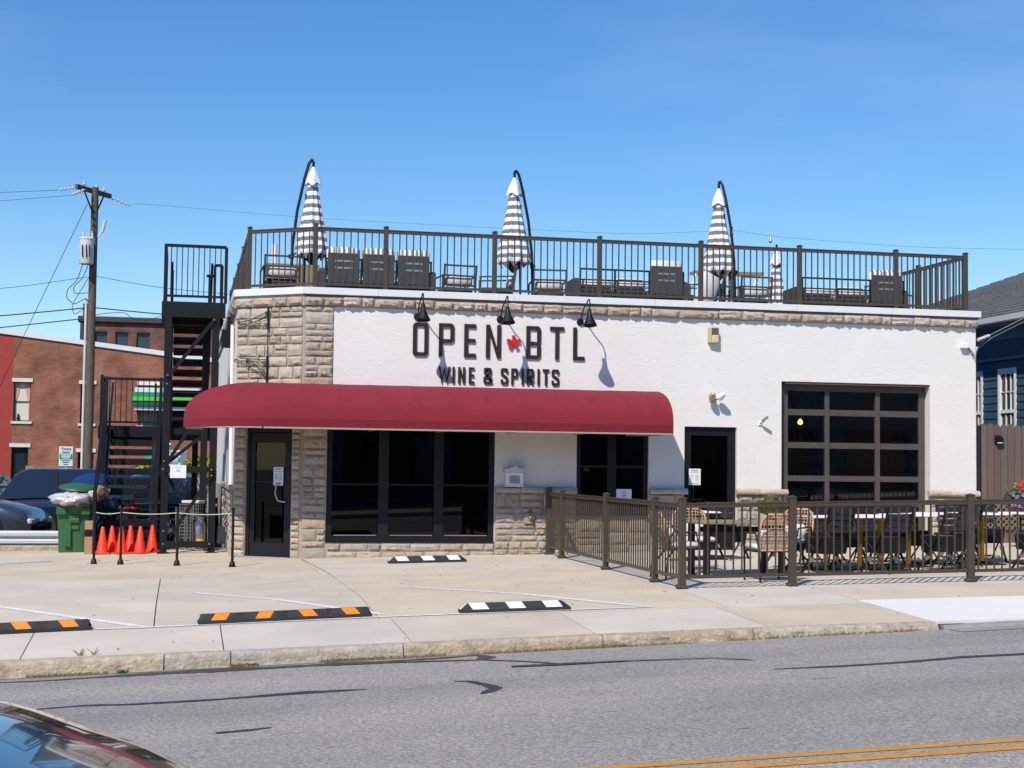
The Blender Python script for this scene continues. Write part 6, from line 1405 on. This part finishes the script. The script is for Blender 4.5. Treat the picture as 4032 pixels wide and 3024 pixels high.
MB().bbox(-.15, 49.4, .3, .28, 50.2, 1.98, .06).build('cabinet', M_GREY, t); MB().bbox(-.85, 49.8, -.3, -.2, 50.3, 1.34, .03).build('cabinet', M_WHITE, t); MB().lathe([(.001, -.04), (.05, 0), (.001, .06)], c=(-.32, 50, 2.16), n=10).build('finial', M_WHITE, t)
def charging(x, z0, z1, lab, txt=True):
    t = thing('charging_station_sign', lab, 'sign', (x, 40, -.3)); w_ = .34
    MB().box(x-.02, 40.01, -.3, x+.02, 40.05, z1-.1).build('post', M_TRANSF, t); MB().bbox(x-w_/2, 39.985, z0, x+w_/2, 40.005, z1, .008).build('sign_panel', M_LTBLUE, t)
    h = z1-z0; MB().box(x-w_/2+.015, 39.981, z0+h*.36, x+w_/2-.015, 39.984, z0+h*.64).build('teal_band', M_TEAL, t)
    text('Charging\nStation', .085, M_INK, 'print', t, (x, 39.981, z0+h*.84), .001, 'CENTER', .8, .0012)
    for k, zz in enumerate((.56, .49, .41)): MB().box(x-.12+.01*k, 39.978, z0+h*zz, x+.12-.01*k, 39.9805, z0+h*zz+.022).build('print', M_PAPER, t)
    for k, zz in enumerate((.28, .19, .09)): MB().box(x-.11+.025*k, 39.981, z0+h*zz, x+.11-.025*k, 39.984, z0+h*zz+.018).build('print', M_INK, t)
charging(-2.81, 1.46, 1.96, 'pale charging station sign with teal band, left of the utility pole'); charging(-.15, 1.42, 1.90, 'pale charging station sign seen through the stair frame')
t = thing('road_sign', 'small grey back of a sign just above the navy SUV', 'sign', (-5.1, 55, -.3)); MB().box(-5.2, 55, 1.05, -4.92, 55.02, 1.42).build('sign_panel', M_GREY, t); MB().box(-5.07, 55.03, -.3, -5.02, 55.07, 1.4).build('post', M_GREY, t)
# dark brick building with arched windows
DK = thing('dark_brick_building', 'tall dark red brick building with black cornice and three arched windows', 'building', (-2, 85, -.3))
wallpoly(-5.4, 3.5, -.3, [(-4.64, -4.00, 7.2, 8.62), (-3.57, -2.90, 7.2, 8.62), (-2.46, -1.76, 7.2, 8.62)], 85, 85.4, M_BRICK2, DK, zt=lambda x: 9.1)
MB().box(-5.4, 85.41, -.3, 3.5, 96, 9.0).build('rear_block', M_DARKBR, DK)
MB().bbox(-5.55, 84.8, 9.1, 3.6, 85.5, 9.42, .04).build('cornice', M_DARKBR, DK); MB().box(-5.42, 84.9, 7.0, -5.25, 85.0, 9.1).build('corner_board', M_DARKBR, DK); MB().bbox(-5.3, 84.9, 9.43, -4.9, 85.4, 10.1, .02).build('chimney', M_BRICK2, DK)
for (a, b) in ((-4.64, -4.00), (-3.57, -2.90), (-2.46, -1.76)):
    f = winframe('window', a, b, 7.2, 8.62, 85.1, [], [], M_DARKBR, .05, mat('far_glass', (.035, .055, .075), .3), .1, DK)
    MB().prism([(a-.03, 8.60), (a+.1, 8.70), ((a+b)/2, 8.76), (b-.1, 8.70), (b+.03, 8.60)], 84.97, 85.09).build('arch', M_DARKBR, DK)

# utility pole -----------------------------------------------------------
UP = thing('utility_pole', 'tall weathered wooden utility pole with crossarm and insulator strings', 'utility pole', (-3.26, 57, -.3))
MB().tube([(-3.24, 57, -.3), (-3.25, 57, 5), (-3.24, 57, 11.55)], [.165, .15, .125], 12).build('pole_shaft', M_POLEWOOD, UP, smooth=50)
MB().obox((-3.85, 56.2, 11.42), (-2.75, 58.0, 11.42), .12, .16).build('crossarm', M_POLEWOOD, UP)
for a, b in (((-3.85, 56.2, 11.38), (-4.45, 55.9, 11.2)), ((-3.55, 56.5, 11.38), (-4.0, 55.8, 11.02)), ((-2.8, 57.9, 11.38), (-2.05, 58.6, 11.2))):
    s_ = MB(); av = Vector(a); bv = Vector(b); d = bv-av
    s_.tube([a, b], .015, 5)
    for k in range(4): p = av+d*(.2+.2*k); s_.tube([p-d.normalized()*.04, p, p+d.normalized()*.04], [.03, .06, .03], 8)
    s_.build('insulator_string', M_CERAM, UP)
for x in (-3.6, -3.2, -2.95): MB().lathe([(.03, 0), (.06, .06), (.04, .12), (.05, .16), (.001, .2)], c=(x, 57+(x+3.3)*1.6, 11.5), n=10).build('pin_insulator', M_CERAM, UP)
bar((-3.3, 56.9, 10.6), (-3.6, 56.6, 11.35), .04, .04, 'brace', M_BLACK, UP); bar((-3.2, 57.05, 10.6), (-2.95, 57.5, 11.35), .04, .04, 'brace', M_BLACK, UP)
s_ = MB(); s_.obox((-3.1, 56.95, 9.75), (-2.86, 56.9, 10.1), .05, .05); s_.tube([(-2.95, 56.9, 9.9), (-2.85, 56.85, 10.35)], .06, 8); s_.obox((-2.98, 56.9, 9.72), (-2.84, 56.9, 9.8), .04, .03); s_.build('fuse_cutout', M_TRANSF, UP)
MB().tube([(-3.45, 56.95, -.3), (-3.45, 56.95, 7.45)], .045, 8).build('conduit', M_TRANSF, UP, smooth=40)
TR = thing('pole_transformer', 'light grey cylindrical transformer mounted on the utility pole', 'transformer', (-3.45, 56.6, 8.7))
MB().lathe([(.24, 0), (.25, .02), (.25, .88), (.265, .89), (.265, .93), (.20, .97), (.001, .99)], c=(-3.46, 56.58, 8.68), n=26).build('tank', M_TRANSF, TR, smooth=40)
for x in (-3.58, -3.28): MB().lathe([(.05, 0), (.06, .05), (.035, .1), (.05, .15), (.03, .2), (.03, .28)], c=(x, 56.55, 9.6), n=8).build('bushing', M_CERAM, TR)
for x in (-3.60, -3.46, -3.35): MB().tube([(x, 56.32, 9.35), (x, 56.31, 9.2), (x+.02, 56.31, 8.9)], .02, 5).build('terminal', M_WIRE, TR)
def wire(label, pts, r=.012, name='overhead_cable', grp='overhead cables'):
    P_ = [Vector(p) for p in pts]; Q = []
    for a, b in zip(P_[:-1], P_[1:]):
        for k in range(10): t = k/10; p = a.lerp(b, t); Q.append(p-Vector((0, 0, .0)))
    # smooth pass
    Q.append(P_[-1])
    for _ in range(6): Q = [Q[0]]+[(Q[i-1]+Q[i]*2+Q[i+1])/4 for i in range(1, len(Q)-1)]+[Q[-1]]
    tag(MB().tube(Q, r, 5).build(name, M_WIRE), label, 'cable', grp)
wire('thick cable leaving the utility pole to the left, upper', [(-14, 57, 6.0), (-8.98, 57, 6.51), (-6.41, 57, 6.75), (-3.53, 57, 7.13)], .022)
wire('thick cable leaving the utility pole to the left, lower', [(-14, 57, 5.5), (-8.9, 57, 6.05), (-6.4, 57, 6.33), (-3.52, 57, 6.75)], .020)
wire('thick cable from the utility pole to the stair, above the dark building', [(-3.13, 57, 7.16), (-2.19, 57, 7.09), (-.75, 57, 7.0), (3, 57, 6.9), (12, 57, 7.1)], .022)
wire('looped cable below the thick cable right of the pole', [(-3.13, 57, 6.9), (-2.7, 57, 6.98), (-2.1, 57, 7.02), (-1.8, 57, 6.8), (-1.3, 57, 6.75), (-.75, 57, 6.95)], .012)
wire('thin cable leaving the utility pole to the left', [(-14, 57, 7.3), (-6.44, 57, 7.7), (-3.42, 57, 8.27)], .010)
wire('thin cable running right from below the transformer', [(-3.11, 57, 8.3), (-.77, 57, 7.95), (4, 57, 7.7), (12, 57, 7.9)], .010)
wire('guy wire slanting down left from the pole top', [(-3.49, 57, 10.96), (-5.65, 57, 5.9), (-8.2, 57, -.3)], .012)
wire('looped service cable hanging left of the pole, outer', [(-3.55, 56.5, 8.75), (-3.75, 56.6, 8.1), (-4.10, 56.7, 7.75), (-4.12, 56.7, 7.45), (-3.85, 56.8, 7.22), (-3.45, 56.9, 7.5), (-3.3, 56.95, 7.25)], .014)
wire('looped service cable hanging left of the pole, inner', [(-3.35, 56.5, 8.75), (-3.55, 56.6, 8.2), (-3.9, 56.7, 7.85), (-3.85, 56.8, 7.62), (-3.3, 56.95, 7.7)], .014)
wire('service cable crossing below the transformer', [(-3.35, 56.9, 8.3), (-3.95, 56.9, 7.2), (-3.85, 56.9, 6.85), (-3.4, 56.95, 7.2), (-3.3, 56.95, 7.1)], .012)
wire('high power line crossing the sky above the roof', [(-2.05, 58.6, 11.2), (-2.76+.6, 70, 13.2), (5.93, 70, 12.87), (21.16, 70, 12.8), (26.07, 70, 13.26)], .006)
wire('high power line crossing the sky, right part', [(26.07, 70, 13.26), (28.07, 70, 13.04), (35.77, 70, 12.80), (50, 70, 13.2)], .007)
wire('high power line from the pole arm to the left', [(-4.45, 55.9, 11.2), (-9, 55.5, 10.7), (-16, 55, 10.3)], .008)
wire('second high power line from the pole arm to the left', [(-4.0, 55.8, 11.02), (-9, 55.5, 10.3), (-16, 55, 9.8)], .008)
FP = thing('crossarm_pole', 'distant wooden utility pole with double crossarm behind the rightmost large parasol', 'utility pole', (22.3, 60, -.3))
MB().tube([(22.35, 60, -.3), (22.35, 60, 11)], [.15, .12], 10).build('pole_shaft', M_POLEWOOD, FP)
for y in (59.8, 60.2): MB().obox((20.6, y, 9.72), (23.7, y, 9.76), .1, .14).build('crossarm', M_WOOD, FP)
for x in (20.7, 21.7, 23.4): MB().tube([(x, 59.75, 9.65), (x-.1, 59.7, 9.3), (x-.2, 59.7, 9.1)], .07, 6).build('fuse_cutout', M_TRANSF, FP)
FP2 = thing('dead_end_clamps', 'two small clamps on the power line right of the rightmost large parasol', 'clamp', (26, 70, 13)); MB().lathe([(.05, 0), (.1, .1), (.05, .35), (.1, .5)], c=(26.07, 70, 12.9), n=8).build('clamp', M_GREY, FP2); MB().lathe([(.05, 0), (.1, .1), (.05, .3)], c=(28.1, 70, 12.7), n=8).build('clamp', M_GREY, FP2)

# ------------------------------------------------------------------ blue house, wooden fence
BH = thing('blue_house', 'dark blue weatherboard house with grey shingle roof and white sash windows', 'house', (16, 25, .3))
XH, XE = 16.0, 15.5
hw = [(27.05, 27.72), (28.32, 28.95)]
mb = MB(); ys = [23, 27.05, 27.72, 28.32, 28.95, 37.2]
for a, b in zip(ys[:-1], ys[1:]):
    if (a, b) in hw: mb.box(XH, a, .2, XH+.2, b, 1.95); mb.box(XH, a, 3.66, XH+.2, b, 4.6)
    else: mb.box(XH, a, .2, XH+.2, b, 4.6)
mb.box(XH+.2, 23, .2, 25.8, 23.2, 4.6); mb.box(XH+.2, 37.0, .2, 25.8, 37.2, 4.6); mb.build('wall', M_SIDING, BH)
for k in range(26):
    z = .35+k*.155
    for a, b in zip(ys[:-1], ys[1:]):
        if (a, b) in hw and 1.9 < z < 3.62: continue
        MB().prism([(XH-.002, z+.15), (XH-.018, z), (XH-.002, z)], a, b).build('weatherboard', M_SIDING, BH) if z < 3.75 else None
MB().box(XH-.03, 23, 3.86, XH-.001, 37.2, 4.22).build('frieze_board', M_SIDING, BH); MB().box(XH-.055, 23, 3.83, XH-.0301, 37.2, 3.88).build('frieze_trim', M_FRIEZE, BH)
MB().box(XE+.06, 22.6, 4.46, XH+.0, 37.6, 4.50).build('soffit', M_FRIEZE, BH); MB().box(XH-.05, 22.9, 4.23, XH-.001, 37.2, 4.459).build('frieze_board', M_FRIEZE, BH)
MB().prism([(XE-.09, 4.62), (XE-.07, 4.52), (XE+.02, 4.50), (XE+.05, 4.62)], 22.6, 37.7).build('gutter', M_WTRIM, BH)
p = .409; rz_ = 4.63; y0, y1 = 22.6, 37.7; hx = XE+5.3
V = [(XE, y0, rz_), (XE, y1, rz_), (hx, y1-5.3, rz_+5.3*p), (hx, y0+5.3, rz_+5.3*p), (XE+10.6, y0, rz_), (XE+10.6, y1, rz_)]
MB().add(V, [(0, 1, 2, 3), (1, 5, 2), (5, 4, 3, 2), (4, 0, 3)]).build('roof', M_ROOFSH, BH)
# shingle courses on the side we see
kk = 0
for c in range(22):
    t0 = .06+c*.235; t1 = t0+.235; z0_ = rz_+t0*p; z1_ = rz_+t1*p
    ya, yb = y0+t0, y1-t0
    yy = 24.0+(c % 2)*.3
    rr = random.Random(c)
    while yy < yb and yy < 37:
        ln_ = rr.uniform(.7, 1.1); y2 = min(yy+ln_, yb)
        MB().add([(XE+t0, yy+.006, z0_+.028), (XE+t0, y2-.006, z0_+.028), (XE+t1+.02, y2-.006, z1_+.012), (XE+t1+.02, yy+.006, z1_+.012), (XE+t0, yy+.006, z0_+.003), (XE+t0, y2-.006, z0_+.003)], [(0, 3, 2, 1), (0, 1, 5, 4)]).build('shingle', M_ROOFSH, BH); yy = y2; kk += 1
for (a, b) in hw:
    fr = MB(); fr.box(XH-.03, a, 1.95, XH+.05, a+.07, 3.66); fr.box(XH-.03, b-.07, 1.95, XH+.05, b, 3.66); fr.box(XH-.03, a+.07, 3.55, XH+.05, b-.07, 3.66); fr.box(XH-.03, a+.07, 1.95, XH+.05, b-.07, 2.0); fr.box(XH-.02, a+.07, 2.77, XH+.05, b-.07, 2.84)
    o = fr.build('window', M_WTRIM, BH); gx = XH+.03
    for k in (1, 2): y = a+.07+(b-a-.14)*k/3; MB().box(XH+.0, y-.01, 2.0, XH+.028, y+.01, 3.55).build('glazing_bar', M_WTRIM, o)
    for z in (3.19, 2.4): MB().box(XH+.0, a+.07, z-.01, XH+.024, b-.07, z+.01).build('glazing_bar', M_WTRIM, o)
    MB().box(gx, a+.07, 2.0, gx+.005, b-.07, 3.55).build('pane', M_GLASS, o); MB().box(XH+.10, a+.03, 1.96, XH+.12, b-.03, 3.6).build('curtain', M_CURTAIN, o)
MB().box(XH+.12, 27, 1.9, XH+.18, 29, 3.7).build('room_back', M_SOIL, BH)
sv = thing('service_drop', 'pale clamp and twisted wires running to the blue house', 'cable', (14.3, 25.3, 4.0))
MB().tube([(14.02, 25.0, 3.98), (14.35, 25.2, 4.08)], .03, 6).build('clamp', M_CUSH, sv); MB().tube([(13.97, 25.02, 3.55), (14.05, 25.1, 3.85), (14.35, 25.2, 4.08), (15.6, 25.6, 4.62), (17.5, 26, 5.3)], .012, 6).build('wire', M_GREY, sv); MB().tube([(13.97, 25.1, 3.75), (14.4, 25.2, 4.04), (15.6, 25.6, 4.55), (17.5, 26, 5.2)], .009, 6).build('wire', M_GREY, sv)
WF = thing('wooden_fence', 'reddish brown board fence with rounded tops beside the white building', 'fence', (14, 25.6, .3))
for k in range(26):
    x = 13.97+k*.140; zt = 2.485+.012*math.sin(k*2.1); zb_ = .25
    MB().prism([(x+.004, zb_), (x+.131, zb_), (x+.131, zt-.045), (x+.11, zt-.012), (x+.085, zt), (x+.05, zt), (x+.025, zt-.012), (x+.004, zt-.045)], 25.6, 25.622).build('board', M_FENCEW, WF)
for z in (.6, 2.2): MB().box(13.97, 25.623, z, 17.7, 25.67, z+.09).build('rail', M_FENCEW, WF)
t = thing('fence_light', 'small black solar light on the wooden fence', 'lamp', (14.74, 25.6, 2.15)); MB().prism([(25.597, 2.28), (25.50, 2.22), (25.50, 2.16), (25.597, 2.12)], 14.68, 14.81, 'x').build('housing', M_BLACK, t); MB().bbox(14.695, 25.51, 2.125, 14.795, 25.58, 2.155, .005).build('lens', M_TRANSF, t)
t = thing('gate_latch', 'metal latch with padlock on the wooden fence edge', 'latch', (14.05, 25.58, 1.68)); MB().bbox(13.97, 25.57, 1.67, 14.10, 25.598, 1.71, .005).build('bolt', M_STEEL, t); MB().bbox(13.99, 25.56, 1.58, 14.04, 25.59, 1.66, .01).build('padlock', M_BRASS, t)
t = thing('diamond_lattice', 'low brown diamond lattice panel at the foot of the wooden fence', 'lattice', (14.3, 25.5, .3)); mb = MB()
for k in range(12):
    x = 13.98+k*.11; mb.obox((x, 25.55, .55), (x+.5, 25.55, 1.05), .012, .02); mb.obox((x+.5, 25.56, .55), (x, 25.56, 1.05), .012, .02)
mb.build('lattice_strips', M_WOOD, t)

# ------------------------------------------------------------------ the other side of the street (behind the photographer)
OB = thing('opposite_building', 'brick shop row on the near side of the street, behind the viewpoint', 'building', (0, -6, 0))
MB().box(-28, -14, -1, 30, -6.5, 6.2).build('wall', M_OPP, OB); MB().box(-28.2, -14, 6.2, 30.2, -6.3, 6.6).build('cornice', M_DARKBR, OB)
for k in range(14):
    x = -26+k*4
    MB().box(x, -6.49, .4, x+2.6, -6.42, 2.8).build('shop_window', M_DKGLASS, OB); MB().box(x-.05, -6.40, 2.8, x+2.65, -6.2, 3.2).build('fascia', M_DARKBR, OB)
    MB().box(x+.6, -6.49, 3.9, x+1.8, -6.42, 5.4).build('upper_window', M_DKGLASS, OB)
